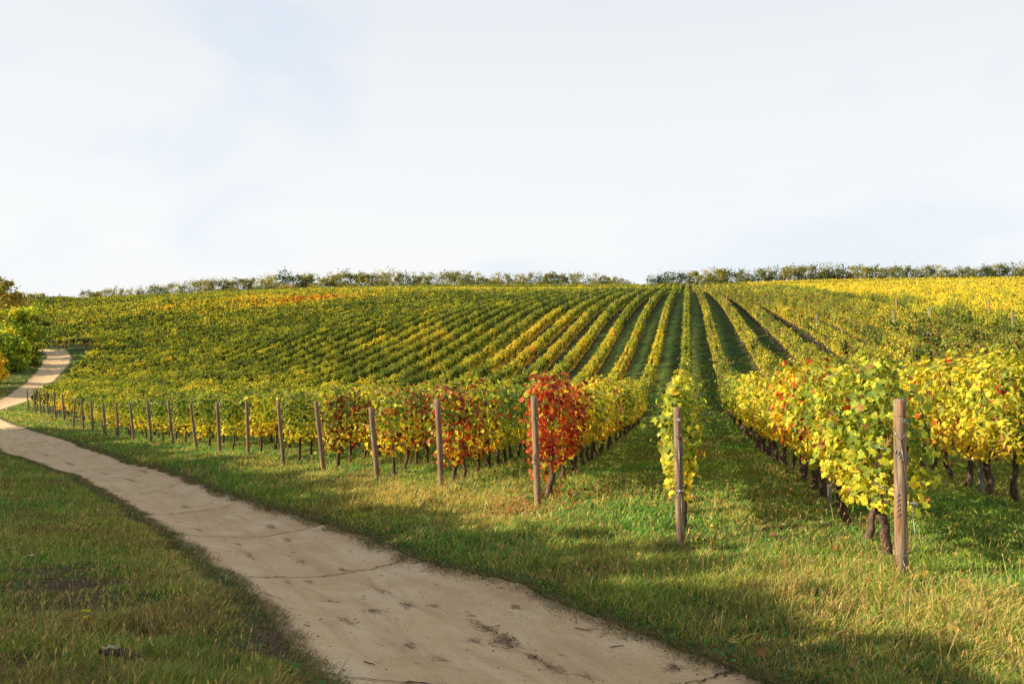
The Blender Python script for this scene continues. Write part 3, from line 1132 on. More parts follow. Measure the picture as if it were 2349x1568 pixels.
def trunk_mesh(rng, k, i, d):
    parts = []
    hh = 0.66
    n = 8 if d < 20 else 5
    z = np.linspace(-0.06, hh, n)
    wob = rng.normal(0, 0.022, (n, 2)).cumsum(0) * (1 if d < 30 else 0.8)
    lean = rng.normal(0, 0.10)
    path = np.stack([wob[:, 0] + RV[0] * lean * z, wob[:, 1] + RV[1] * lean * z, z], 1)
    r = np.interp(z, [-0.06, 0.1, 0.5, hh], [0.052, 0.040, 0.036, 0.050]) * rng.uniform(0.85, 1.25) * (1.15 if d < 14 else 1.0)
    parts.append(tube(path, r, 8 if d < 20 else 6, rng, 0.16))
    tp = path[-1]
    for sg in (-1, 1):
        m = 5
        q = np.linspace(0, 1, m)
        arm = tp + np.stack([RV[0] * sg * q * 0.42, RV[1] * sg * q * 0.42, 0.03 * np.sin(q * 3) + rng.normal(0, 0.012, m)], 1)
        parts.append(tube(arm, np.linspace(0.032, 0.017, m), 6, rng, 0.15))
    if d < 26:
        for c in range(5):
            b0 = tp + np.array([RV[0], RV[1], 0]) * rng.uniform(-0.38, 0.38)
            m = 5
            q = np.linspace(0, 1, m)[:, None]
            tip = b0 + np.array([rng.normal(0, 0.08), rng.normal(0, 0.08), rng.uniform(0.8, 1.3)])
            cane = b0 + (tip - b0) * q + rng.normal(0, 0.015, (m, 3))
            parts.append(tube(cane, np.linspace(0.007, 0.0035, m), 4))
    return join(parts)


def build_vines():
    idx = np.where(single)[0]
    idx = idx[np.lexsort((vi[idx], vk[idx]))]
    for j in idx:
        k, i, d = int(vk[j]), int(vi[j]), float(vd[j])
        rng = np.random.default_rng(1000 + (k + 100) * 1000 + i)
        root = empty('grape_vine', (vx[j], vy[j], vz[j]))
        lab = '%s vine, %s in %s' % (colour_word(k, i, vx[j], vy[j]), ORD[min(i + 1, 40)], row_name(k))
        tag(root, lab, 'grape vine', 'grape vines planted in rows up the slope')
        V, F = trunk_mesh(rng, k, i, d)
        link('trunk', mesh_np('trunk', V, F, [M_bark], smooth=True), root)
        if d < 15: tm, dens, size = TL0, 820, 0.086
        elif d < 24: tm, dens, size = TL1, 560, 0.102
        elif d < 36: tm, dens, size = TL1, 400, 0.116
        else: tm, dens, size = TL2, 380, 0.118
        n = int(dens * VSP * rng.uniform(0.9, 1.08))
        a0 = -0.52 if i else -0.62
        sl = vs[j] + rng.uniform(a0, 0.52, n)
        base = np.stack([PV[0] * row_u(k) + RV[0] * sl, PV[1] * row_u(k) + RV[1] * sl, np.full(n, vz[j])], 1)
        C, Nv, T, S, tint = foliage(rng, base, np.maximum(sl - vs0[j], 0), k, i, size)
        C = C - np.array([vx[j], vy[j], vz[j]])
        V, F, nf = place(tm, C, Nv, T, S)
        link('foliage', mesh_np('foliage', V, F, [M_leaf], np.repeat(tint, nf, 0)), root)


build_vines()


def build_far_rows():
    rng = np.random.default_rng(11)
    idx = np.where(~single)[0]
    x, y, z, d, k, i, s = vx[idx], vy[idx], vz[idx], vd[idx], vk[idx], vi[idx], vs[idx]
    size = np.maximum(0.115, 0.00140 * d)
    dens = 3.9 / size ** 2
    zmin = np.interp(d, [0, 100, 150, 220], [0, 0, 0.6, 0.95])
    # what the crest side of a far row hides is left thinner
    wide = np.clip((np.abs(x * PV[0] + y * PV[1]) - 24) / 20, 0, 1)
    zmin = zmin * wide
    dens = dens * (1 - wide * np.interp(d, [0, 90, 140, 200, 320], [0, 0, 0.3, 0.45, 0.45]))
    dens = dens * np.where((y > 212) & (y < 284), 0.4, 1.0)
    cnt = np.maximum((dens * VSP * (0.85 + 0.3 * rng.random(len(d)))).astype(int), 5)
    rep = np.repeat(np.arange(len(d)), cnt)
    n = len(rep)
    ds = rng.uniform(-0.5, 0.5, n)
    base = np.stack([x[rep] + RV[0] * ds, y[rep] + RV[1] * ds, z[rep]], 1)
    C, Nv, T, S, tint = foliage(rng, base, np.maximum(s[rep] + ds - vs0[idx][rep], 0), k[rep], i[rep], size[rep], zmin[rep])
    V, F, nf = place(TL2, C, Nv, T, S)
    parts_V, parts_F = [V], [F]
    tints = [tint]
    mi = [np.zeros(len(F), int)]
    off = len(V)
    # added dark panels standing in for inner leaves, to stop light passing through
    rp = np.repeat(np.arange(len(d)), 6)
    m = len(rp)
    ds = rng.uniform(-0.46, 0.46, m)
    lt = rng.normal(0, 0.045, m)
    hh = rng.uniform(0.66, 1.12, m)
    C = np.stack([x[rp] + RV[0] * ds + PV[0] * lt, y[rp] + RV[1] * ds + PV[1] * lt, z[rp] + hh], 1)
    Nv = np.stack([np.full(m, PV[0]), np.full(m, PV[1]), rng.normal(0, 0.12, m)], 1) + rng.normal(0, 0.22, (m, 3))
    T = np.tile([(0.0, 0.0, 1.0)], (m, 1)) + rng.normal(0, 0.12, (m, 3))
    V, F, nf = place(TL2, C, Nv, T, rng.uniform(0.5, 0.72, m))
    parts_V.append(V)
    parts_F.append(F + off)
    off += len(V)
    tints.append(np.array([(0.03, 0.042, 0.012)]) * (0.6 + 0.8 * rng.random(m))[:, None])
    mi.append(np.zeros(len(F), int))
    # trunks
    tr = np.where(d < 170)[0]
    m = len(tr)
    th = np.array([0, 1, 2, 3]) * math.pi / 2
    lev = np.array([-0.1, 0.35, 0.74])
    TV = np.zeros((m, 3, 4, 3), f32)
    r = np.array([0.045, 0.034, 0.04]) * 1.15
    wob = rng.normal(0, 0.04, (m, 3, 2))
    for q in range(3):
        for j in range(4):
            TV[:, q, j, 0] = x[tr] + wob[:, q, 0] + r[q] * math.cos(th[j])
            TV[:, q, j, 1] = y[tr] + wob[:, q, 1] + r[q] * math.sin(th[j])
            TV[:, q, j, 2] = z[tr] + lev[q]
    TF = []
    for q in range(2):
        for j in range(4):
            TF.append((q * 4 + j, q * 4 + (j + 1) % 4, (q + 1) * 4 + (j + 1) % 4, (q + 1) * 4 + j))
    TF = np.array(TF)
    FF = (TF[None] + (np.arange(m) * 12)[:, None, None]).reshape(-1, 4) + off
    parts_V.append(TV.reshape(-1, 3))
    parts_F.append(FF)
    tints.append(np.full((len(FF), 3), 0.05))
    mi.append(np.ones(len(FF), int))
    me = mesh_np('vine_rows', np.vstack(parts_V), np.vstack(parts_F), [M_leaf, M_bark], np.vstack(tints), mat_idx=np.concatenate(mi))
    o = link('vine_rows', me)
    tag(o, 'long rows of autumn vines running on up the hillside to the crest', 'vineyard', kind='stuff')
    print('far leaves', n)


build_far_rows()


# ------------------------------------------------------------------ end posts
def post_mesh(b, t, r, seed, seg=18, rows=14):
    rng = np.random.default_rng(seed)
    b = np.array(b, float) - np.array([0, 0, 0.15])
    t = np.array(t, float)
    ax = t - b
    V, F = [], []
    ph = rng.uniform(0, 6.28, 3)
    for i in range(rows + 1):
        q = i / rows
        c = b + ax * q
        for j in range(seg):
            a = 2 * math.pi * j / seg
            rr_ = r * (1.04 - 0.07 * q) * (1 + 0.02 * math.sin(2 * a + ph[0]) + 0.015 * math.sin(3 * a + ph[1] + q * 2))
            V.append(c + np.array([rr_ * math.cos(a), rr_ * math.sin(a), 0]))
    # bevelled, slightly domed sawn top
    for sc, dz in ((0.93, 0.006), (0.55, 0.010)):
        for j in range(seg):
            a = 2 * math.pi * j / seg
            V.append(t + np.array([r * 0.97 * sc * math.cos(a), r * 0.97 * sc * math.sin(a), dz + 0.002 * rng.standard_normal()]))
    for i in range(rows + 2):
        for j in range(seg):
            F.append((i * seg + j, i * seg + (j + 1) % seg, (i + 1) * seg + (j + 1) % seg, (i + 1) * seg + j))
    top = (rows + 2) * seg
    V.append(t + np.array([0, 0, 0.011]))
    c = len(V) - 1
    for j in range(0, seg, 2):
        F.append((c, top + j, top + (j + 1) % seg, top + (j + 2) % seg))
    return np.array(V), np.array(F)


POST_LABEL = ['thick foreground end post with sawn top, wires, chain and ratchet tensioner',
              'end post in front of the narrow yellow-green row, wire running down its face',
              'grey-brown end post standing against the bright red vine',
              'end post with wire knot near its top, between two dark red vines',
              'short thick brown end post, lower than its neighbours, left of orange-red vine',
              'leaning end post with red and brown leaves on its right',
              'weathered end post with a wire band round its middle, before green vines']


def wire(pts, r=0.0035, k=5):
    return tube(np.array(pts, float), np.full(len(pts), r), k)


def chain(p0, p1, n, R=0.014, r=0.0035):
    parts = []
    p0, p1 = np.array(p0, float), np.array(p1, float)
    d = nrm((p1 - p0)[None])[0]
    for i in range(n):
        c = p0 + (p1 - p0) * (i + 0.5) / n
        ax = np.array([0, 1.0, 0]) if i % 2 else np.array([1.0, 0, 0.2])
        parts.append(torus(c, R, r, ax, 10, 5))
    return join(parts)


def ringwire(c, r, tilt=0.0, w=0.003):
    th = np.linspace(0, 2 * math.pi, 25)
    return tube(np.stack([c[0] + r * np.cos(th), c[1] + r * np.sin(th), c[2] + tilt * np.cos(th)], 1), np.full(25, w), 5)


def build_posts():
    for i, (b, t) in enumerate(POSTW):
        r = [0.058, 0.054, 0.056, 0.058, 0.062, 0.060, 0.056][i] if i < 7 else 0.052 + 0.006 * float(_hash(np.array([i]), np.array([2]), np.array([1]), 4)[0])
        loc = b.copy()
        loc[2] = b[2]
        seg, rows = (22, 16) if i < 4 else (12, 8)
        V, F = post_mesh(b - loc, t - loc, r, 50 + i, seg, rows)
        o = link('end_post', mesh_np('end_post', V, F, [M_wood], smooth=True), None, loc)
        if i < len(POST_LABEL): lab = POST_LABEL[i]
        elif i == 17: lab = 'end post tilted to the right, against the lean of its neighbours'
        elif i == 23: lab = 'last end post of the line, beside the bend of the track'
        else: lab = '%s wooden end post, %s from the foreground post along the verge' % ('slim' if i % 3 else 'grey', ORD[i + 1])
        tag(o, lab, 'post', 'wooden end posts along the verge')
        ax = (t - b)
        cf = np.array([-loc[0], -loc[1], 0.0])
        cf = cf / np.linalg.norm(cf)               # towards the viewer's side of the verge
        sd_ = np.array([-cf[1], cf[0], 0.0])       # to the right seen from the track

        def at(h, s=0.0, f=1.0, ex=0.004):
            """point on the post's skin: h metres up, s from -1 (left) to 1 (right) round its front"""
            c = ax * (h / ax[2])
            return c + (r + ex) * (cf * math.sqrt(max(0, 1 - s * s)) * f + sd_ * s)
        hh = ax[2]
        if i in (0, 1, 2, 3, 4, 6):
            w = [ringwire(ax * ((hh - 0.14) / hh), r + 0.003, 0.01)]
            w.append(wire([at(hh - 0.26, -0.95), at(hh - 0.33, -0.5), at(hh - 0.38, 0.05), at(hh - 0.33, 0.55), at(hh - 0.27, 0.95)]))
            if i < 3:
                w.append(ringwire(ax * (0.43 / hh), r + 0.003, 0.006))
                w.append(wire([at(0.30, -0.95), at(0.25, -0.4), at(0.22, 0.1), at(0.25, 0.6), at(0.30, 0.95)]))
            V, F = join(w)
            link('wire', mesh_np('wire', V, F, [M_metal], smooth=True), o)
        if i == 0:
            # long stay wire: from the upper loop down the right side to the tensioner and the ground
            ten = ax * (0.735 / hh) + sd_ * (r + 0.035) + cf * 0.02
            V, F = join([wire([at(hh - 0.38, 0.05, 1, 0.006), at(1.1, 0.45, 1, 0.006), at(0.9, 0.8, 1, 0.01), ten + np.array([0, 0, 0.03])], 0.004),
                         wire([ten - np.array([0, 0, 0.03]), ten + sd_ * 0.03 + np.array([0, 0, -0.35]), sd_ * (r + 0.10) + cf * 0.05 + np.array([0, 0, -0.04])], 0.0035),
                         wire([at(0.22, 0.1), at(0.1, 0.62, 1, 0.012), sd_ * (r + 0.03) + cf * 0.05 + np.array([0, 0, -0.02])], 0.0045),
                         wire([at(1.22, -0.9), at(1.235, -1, 0) - sd_ * 0.10, at(1.25, -1, 0) - sd_ * 0.22 - cf * 0.1], 0.004),
                         wire([at(0.83, -0.85), at(0.86, -1, 0) - sd_ * 0.10, at(0.90, -1, 0) - sd_ * 0.20 - cf * 0.1], 0.004)])
            link('stay_wire', mesh_np('stay_wire', V, F, [M_metal], smooth=True), o)
            V, F = join([tube([ten - sd_ * 0.028, ten - sd_ * 0.012, ten + sd_ * 0.012, ten + sd_ * 0.028], [0.012, 0.017, 0.017, 0.012], 10),
                         torus(ten + sd_ * 0.026, 0.021, 0.004, sd_, 14, 5), torus(ten - sd_ * 0.026, 0.021, 0.004, sd_, 14, 5), torus(ten + sd_ * 0.03 + cf * 0.01, 0.02, 0.0035, cf, 14, 5)])
            link('tensioner', mesh_np('tensioner', V, F, [M_metal], smooth=True), o)
            V, F = chain(at(0.83, -0.45), at(0.60, -0.35), 10)
            link('chain', mesh_np('chain', V, F, [M_metal], smooth=True), o)
            V, F = join([chain(at(1.22, -0.75), at(1.20, 0.0), 4, 0.016), chain(at(1.20, 0.0), at(1.12, 0.05), 3, 0.014), chain(at(1.22, 0.98), at(1.10, 0.98), 5)])
            link('chain', mesh_np('chain', V, F, [M_metal], smooth=True), o)
            p = at(hh - 0.19, 0.5, 1, 0.003)
            nn = nrm((cf * math.sqrt(0.75) + sd_ * 0.5)[None])[0]
            tt = np.array([-nn[1], nn[0], 0])
            q = [p + tt * a_ + np.array([0, 0, b_]) + nn * c_ for c_ in (0, 0.003) for a_, b_ in ((-0.024, -0.02), (0.024, -0.02), (0.024, 0.02), (-0.024, 0.02))]
            F = [(0, 1, 2, 3), (7, 6, 5, 4), (0, 4, 5, 1), (1, 5, 6, 2), (2, 6, 7, 3), (3, 7, 4, 0)]
            link('tag_plate', mesh_np('tag_plate', np.array(q), np.array(F), [M_stone]), o)
        if i == 1:
            V, F = join([wire([at(hh - 0.38, 0.05, 1, 0.006), at(1.0, 0.12), at(0.72, 0.25, 1, 0.008)], 0.0035),
                         wire([at(0.66, 0.28, 1, 0.008), at(0.4, 0.35), at(0.18, 0.45, 1, 0.01), at(0.0, 0.55, 1, 0.02)], 0.0035)])
            link('stay_wire', mesh_np('stay_wire', V, F, [M_metal], smooth=True), o)
            te = at(0.69, 0.26, 1, 0.018)
            V, F = join([tube([te - sd_ * 0.03, te - sd_ * 0.012, te + sd_ * 0.012, te + sd_ * 0.03], [0.012, 0.018, 0.018, 0.012], 10), torus(te + sd_ * 0.026, 0.02, 0.004, sd_, 12, 5)])
            link('tensioner', mesh_np('tensioner', V, F, [M_metal], smooth=True), o)
            for (h0, h1, s) in ((1.22, 1.06, -0.8), (1.22, 1.09, 0.95), (0.80, 0.60, -0.8), (0.80, 0.66, 0.9)):
                V, F = chain(at(h0, s), at(h1, s * 0.8), 7)
                link('chain', mesh_np('chain', V, F, [M_metal], smooth=True), o)
            p = at(hh - 0.14, 0.1, 1, 0.003)
            q = [p + sd_ * a_ + np.array([0, 0, b_]) + cf * c_ for c_ in (0, 0.003) for a_, b_ in ((-0.024, -0.018), (0.024, -0.018), (0.024, 0.018), (-0.024, 0.018))]
            F = [(0, 1, 2, 3), (7, 6, 5, 4), (0, 4, 5, 1), (1, 5, 6, 2), (2, 6, 7, 3), (3, 7, 4, 0)]
            link('tag_plate', mesh_np('tag_plate', np.array(q), np.array(F), [M_stone]), o)
        if i == 2:
            for (h0, h1, s) in ((0.85, 0.66, 0.75), (0.85, 0.70, -0.6)):
                V, F = chain(at(h0, s), at(h1, s * 0.8), 8)
                link('chain', mesh_np('chain', V, F, [M_metal], smooth=True), o)
        if i in (3, 4):
            h0 = hh - 0.10 if i == 3 else hh - 0.46
            V, F = join([torus(at(h0, -0.7, 1, 0.012), 0.022, 0.005, (0.3, 1, 0.2), 12, 5), torus(at(h0 - 0.01, -0.3, 1, 0.01), 0.02, 0.005, (0.1, 1, -0.3), 12, 5),
                         tube([at(h0, -0.9, 1, 0.01), at(h0 + 0.005, -1, 0) - sd_ * 0.06, at(h0 - 0.01, -1, 0) - sd_ * 0.09], [0.006, 0.005, 0.002], 6)])
            link('wire_knot', mesh_np('wire_knot', V, F, [M_stone], smooth=True), o)


build_posts()


# ------------------------------------------------------------------ grass
def straw_amount(x, y, td, sd_, ps):
    a = 0.17 + 0.95 * (fbm(x * 0.55, y * 0.55, 91) - 0.44)
    a = a + 0.25 * (fbm(x * 2.3, y * 2.3, 95) - 0.5)
    a = a + np.where((sd_ > 0) & (ps < 0) & (y < 26), 0.30 * np.exp(-((ps + 0.9) / 1.1) ** 2), 0)
    a = a + 0.35 * np.exp(-(np.maximum(td, 0) / 0.35) ** 2)
    a = np.where(sd_ < 0, a + 0.06, a)
    a = np.where(ps > 0.5, a - 0.12, a)
    return np.clip(a, 0.02, 0.9)


GREEN = np.array([(0.07, 0.14, 0.024), (0.135, 0.225, 0.035), (0.21, 0.29, 0.045), (0.085, 0.17, 0.05)])
STRAW = np.array([(0.44, 0.33, 0.12), (0.34, 0.235, 0.085), (0.50, 0.39, 0.17), (0.30, 0.26, 0.07), (0.20, 0.13, 0.065)])


def build_grass():
    rng = np.random.default_rng(21)
    k = 260000
    th0, th1 = rad(-42), rad(46)
    r0, r1 = 2.6, 140.0
    n = int(k * (th1 - th0) * math.log(r1 / r0))
    r = r0 * (r1 / r0) ** rng.random(n)
    th = rng.uniform(th0, th1, n)
    x, y = r * np.sin(th), r * np.cos(th)
    # clump the tufts a little
    x = x + rng.normal(0, 0.02, n)
    td, sd_ = track_dist(x, y)
    ps = post_side(x, y)
    wob = 0.12 * (fbm(x * 0.8, y * 0.8, 41) - 0.5) + 0.03 * (vnoise(x * 6.3, y * 6.3, 0, 44) - 0.5)
    tdw = td + wob
    bare = bare_amount(x, y, np.maximum(tdw, 0))
    u = x * PV[0] + y * PV[1]
    kk = (u + 0.1) / 2.25
    strip = np.exp(-((kk - np.round(kk)) * 2.25 / 0.30) ** 2) * (ps > 0.4) * 0.5
    ok = (tdw > -0.10 + 0.09 * rng.random(n)) & (rng.random(n) > 1.05 * bare) & (rng.random(n) > strip)
    ok &= (ps < 1.5) | (r < 60)
    tuft = fbm(x * 4.0, y * 4.0, 97)
    ok &= rng.random(n) < 0.25 + 1.35 * tuft
    x, y, r, td, sd_, ps, tdw, tuft = [a[ok] for a in (x, y, r, td, sd_, ps, tdw, tuft)]
    n = len(x)
    z = H(x, y)
    bare = bare[ok]
    edge = np.clip(tdw / 0.45, 0, 1)
    big = fbm(x * 0.8, y * 0.8, 99)
    h = (0.022 + 0.056 * edge) * (0.5 + 1.0 * big) * (1 - 0.5 * np.clip(bare * 1.5, 0, 1)) * (0.6 + 0.8 * tuft)
    h = np.where((sd_ > 0) & (ps < 0), h * 1.15, h)
    h = np.where(ps > 0.2, 0.035 + 0.06 * big, h)
    h = h * (0.55 + 0.85 * rng.random(n)) * np.interp(r, [3, 30, 120], [1, 1.1, 1.4])
    w = np.maximum(0.0036, 0.0009 * r) * (0.6 + 0.8 * rng.random(n))
    sa = straw_amount(x, y, tdw, sd_, ps)
    isx = rng.random(n) < sa
    c = GREEN[rng.integers(0, len(GREEN), n)].copy()
    lush = (fbm(x * 0.35, y * 0.35, 103) - 0.5)[:, None]
    c *= 1 + lush * np.array([[-0.9, 0.2, 0.5]])
    c[isx] = STRAW[rng.integers(0, len(STRAW), isx.sum())]
    thatch = rng.random(n) < np.clip((fbm(x * 1.1 + 5, y * 1.1, 121) - 0.50) * 4.0, 0, 0.75) * np.where(sd_ < 0, 0.8, 0.4) + 0.5 * np.clip(bare * 1.3, 0, 1)
    c[thatch] = np.array([(0.19, 0.125, 0.06), (0.14, 0.09, 0.045), (0.24, 0.18, 0.08)])[rng.integers(0, 3, int(thatch.sum()))]
    dry = (tdw < 0.25) & isx
    c[dry] *= 0.55
    c *= (0.75 + 0.8 * rng.random(n))[:, None]
    az = rng.uniform(0, 2 * math.pi, n)
    wx, wy = np.cos(az), np.sin(az)
    lean = (0.25 + 0.95 * rng.random(n)) * h
    la = rng.uniform(0, 2 * math.pi, n)
    lx = np.cos(la) * lean + 0.25 * h
    ly = np.sin(la) * lean
    B = np.stack([x, y, z - 0.008], 1)
    Wd = np.stack([wx * w / 2, wy * w / 2, np.zeros(n)], 1)
    M = B + np.stack([lx * 0.35, ly * 0.35, h * 0.58], 1)
    T = B + np.stack([lx, ly, h * (1.0 - 0.15 * rng.random(n))], 1)
    nearm = r < 15
    Vs, Fs, Ts, off = [], [], [], 0
    a = nearm
    m = int(a.sum())
    V = np.stack([B[a] - Wd[a], B[a] + Wd[a], M[a] + Wd[a] * 0.85, M[a] - Wd[a] * 0.85, T[a] + Wd[a] * 0.12, T[a] - Wd[a] * 0.12], 1).astype(f32)
    F = (np.array([(0, 1, 2, 3), (3, 2, 4, 5)])[None] + (np.arange(m) * 6)[:, None, None]).reshape(-1, 4)
    Vs.append(V.reshape(-1, 3)); Fs.append(F); Ts.append(np.repeat(c[a], 2, 0)); off += m * 6
    a = ~nearm
    m = int(a.sum())
    V = np.stack([B[a] - Wd[a], B[a] + Wd[a], T[a] + Wd[a] * 0.25, T[a] - Wd[a] * 0.25], 1).astype(f32)
    F = (np.array([(0, 1, 2, 3)])[None] + (np.arange(m) * 4)[:, None, None]).reshape(-1, 4) + off
    Vs.append(V.reshape(-1, 3)); Fs.append(F); Ts.append(c[a]); off += m * 4
    # seed heads on taller stalks
    cand = np.where((r < 24) & (tdw > 0.35) & (ps < 3.0))[0]
    pr = np.where(isx[cand], 0.032, 0.006) * np.where(sd_[cand] > 0, 1.2, 0.9)
    st = cand[rng.random(len(cand)) < pr]
    m = len(st)
    hh = rng.uniform(0.10, 0.28, m) * np.where(sd_[st] < 0, 0.85, 1.0)
    b0 = B[st]
    ll_ = rng.normal(0, 0.28, (m, 2)) * hh[:, None]
    ll_[:, 0] += 0.12 * hh
    tip = b0 + np.stack([ll_[:, 0], ll_[:, 1], hh], 1)
    sw = np.maximum(0.0012, 0.0003 * r[st])[:, None]
    ax = np.stack([np.cos(az[st]), np.sin(az[st]), np.zeros(m)], 1)
    V = np.stack([b0 - ax * sw, b0 + ax * sw, tip + ax * sw * 0.7, tip - ax * sw * 0.7], 1).astype(f32)
    F = (np.array([(0, 1, 2, 3)])[None] + (np.arange(m) * 4)[:, None, None]).reshape(-1, 4) + off
    sc_ = np.array([(0.30, 0.25, 0.10), (0.36, 0.28, 0.13)])[rng.integers(0, 2, m)] * (0.7 + 0.6 * rng.random(m))[:, None]
    Vs.append(V.reshape(-1, 3)); Fs.append(F); Ts.append(sc_); off += m * 4
    d = nrm(tip - b0)
    hl = rng.uniform(0.03, 0.06, m)[:, None]
    hw = np.maximum(rng.uniform(0.0035, 0.006, m), 0.0005 * r[st])[:, None]
    ay = np.cross(d, ax)
    for q in (ax, ay):
        V = np.stack([tip, tip + d * hl * 0.5 + q * hw, tip + d * hl, tip + d * hl * 0.5 - q * hw], 1).astype(f32)
        F = (np.array([(0, 1, 2, 3)])[None] + (np.arange(m) * 4)[:, None, None]).reshape(-1, 4) + off
        Vs.append(V.reshape(-1, 3)); Fs.append(F); Ts.append(np.array([(0.46, 0.34, 0.16)]) * (0.6 + 0.7 * rng.random(m))[:, None]); off += m * 4
    # low broad-leaved weeds near the track
    nw = 26000
    rr_ = 3.4 * (22 / 3.4) ** rng.random(nw)
    tt = rng.uniform(th0, th1, nw)
    xw, yw = rr_ * np.sin(tt), rr_ * np.cos(tt)
    tw, sw_ = track_dist(xw, yw)
    psw = post_side(xw, yw)
    pw = np.exp(-(np.maximum(tw, 0) / 0.8) ** 2) * np.where(sw_ > 0, 1.0, 0.35) + 0.10
    okw = (tw > 0.02) & (rng.random(nw) < pw) & (fbm(xw * 1.5, yw * 1.5, 111) > 0.42)
    xw, yw = xw[okw], yw[okw]
    m = len(xw)
    zw = H(xw, yw) + rng.uniform(0.005, 0.06, m)
    Nw = rng.standard_normal((m, 3)) * 0.4
    Nw[:, 2] += 1
    V, F, _ = place(TL2, np.stack([xw, yw, zw], 1), Nw, rng.standard_normal((m, 3)), rng.uniform(0.018, 0.05, m))
    Vs.append(V); Fs.append(F + off); off += len(V)
    Ts.append(np.array([(0.05, 0.12, 0.03)]) * (0.7 + 0.8 * rng.random(m))[:, None])
    # ragged fringe: dry runners, roots and turf creeping on to the concrete from both edges
    ne = 60000
    le = np.interp(rng.random(ne) ** 1.6, [0, 1], [LL[38], LL[560]])
    sd2 = rng.random(ne) < 0.5
    qd = rng.normal(0.0, 0.075, ne)
    clump = vnoise(le * 2.6, sd2 * 7.0, 0, 131)
    qd = qd - 0.10 * clump + 0.03
    A_ = np.stack([np.interp(le, LL, LP[:, c_]) for c_ in range(2)], 1)
    B_ = np.stack([np.interp(le, LL, RP[:, c_]) for c_ in range(2)], 1)
    dn = nrm(B_ - A_)
    p = np.where(sd2[:, None], B_ + dn * qd[:, None], A_ - dn * qd[:, None])
    inw = np.where(sd2[:, None], -dn, dn)
    tq, _ = track_dist(p[:, 0], p[:, 1])
    rr2 = np.hypot(p[:, 0], p[:, 1])
    okf = (tq > -0.26) & (rng.random(ne) < 0.25 + 0.9 * clump)
    p, inw, rr2, tq = p[okf], inw[okf], rr2[okf], tq[okf]
    m = len(p)
    zf = np.maximum(H(p[:, 0], p[:, 1]), H(p[:, 0], p[:, 1], carve=False) - 0.035 - 0.10 * np.clip(-tq, 0, 0.3))
    hf_ = rng.uniform(0.012, 0.06, m)
    aa = rng.uniform(0, 2 * math.pi, m)
    ln = rng.uniform(0.03, 0.10, m)
    wf = np.maximum(0.0035, 0.0008 * rr2) * (0.6 + 0.8 * rng.random(m))
    base = np.stack([p[:, 0], p[:, 1], zf - 0.004], 1)
    tip = base + np.stack([np.cos(aa) * ln * 0.7 + inw[:, 0] * ln * 0.5, np.sin(aa) * ln * 0.7 + inw[:, 1] * ln * 0.5, hf_], 1)
    wv = np.stack([-np.sin(aa) * wf / 2, np.cos(aa) * wf / 2, np.zeros(m)], 1)
    V = np.stack([base - wv, base + wv, tip + wv * 0.3, tip - wv * 0.3], 1).astype(f32)
    F = (np.array([(0, 1, 2, 3)])[None] + (np.arange(m) * 4)[:, None, None]).reshape(-1, 4) + off
    pal = np.array([(0.13, 0.085, 0.045), (0.20, 0.13, 0.065), (0.09, 0.06, 0.035), (0.28, 0.20, 0.10), (0.08, 0.13, 0.03), (0.11, 0.15, 0.035)])
    Vs.append(V.reshape(-1, 3)); Fs.append(F); off += m * 4
    Ts.append(pal[rng.integers(0, 6, m)] * (0.6 + 0.7 * rng.random(m))[:, None])
    me = mesh_np('grass', np.vstack(Vs), np.vstack(Fs), [M_grass], np.vstack(Ts))
    o = link('grass', me)
    tag(o, 'rough autumn grass with straw-coloured seed heads on verge and bank', 'grass', kind='stuff')
    print('grass blades', n, 'heads', len(st))


build_grass()


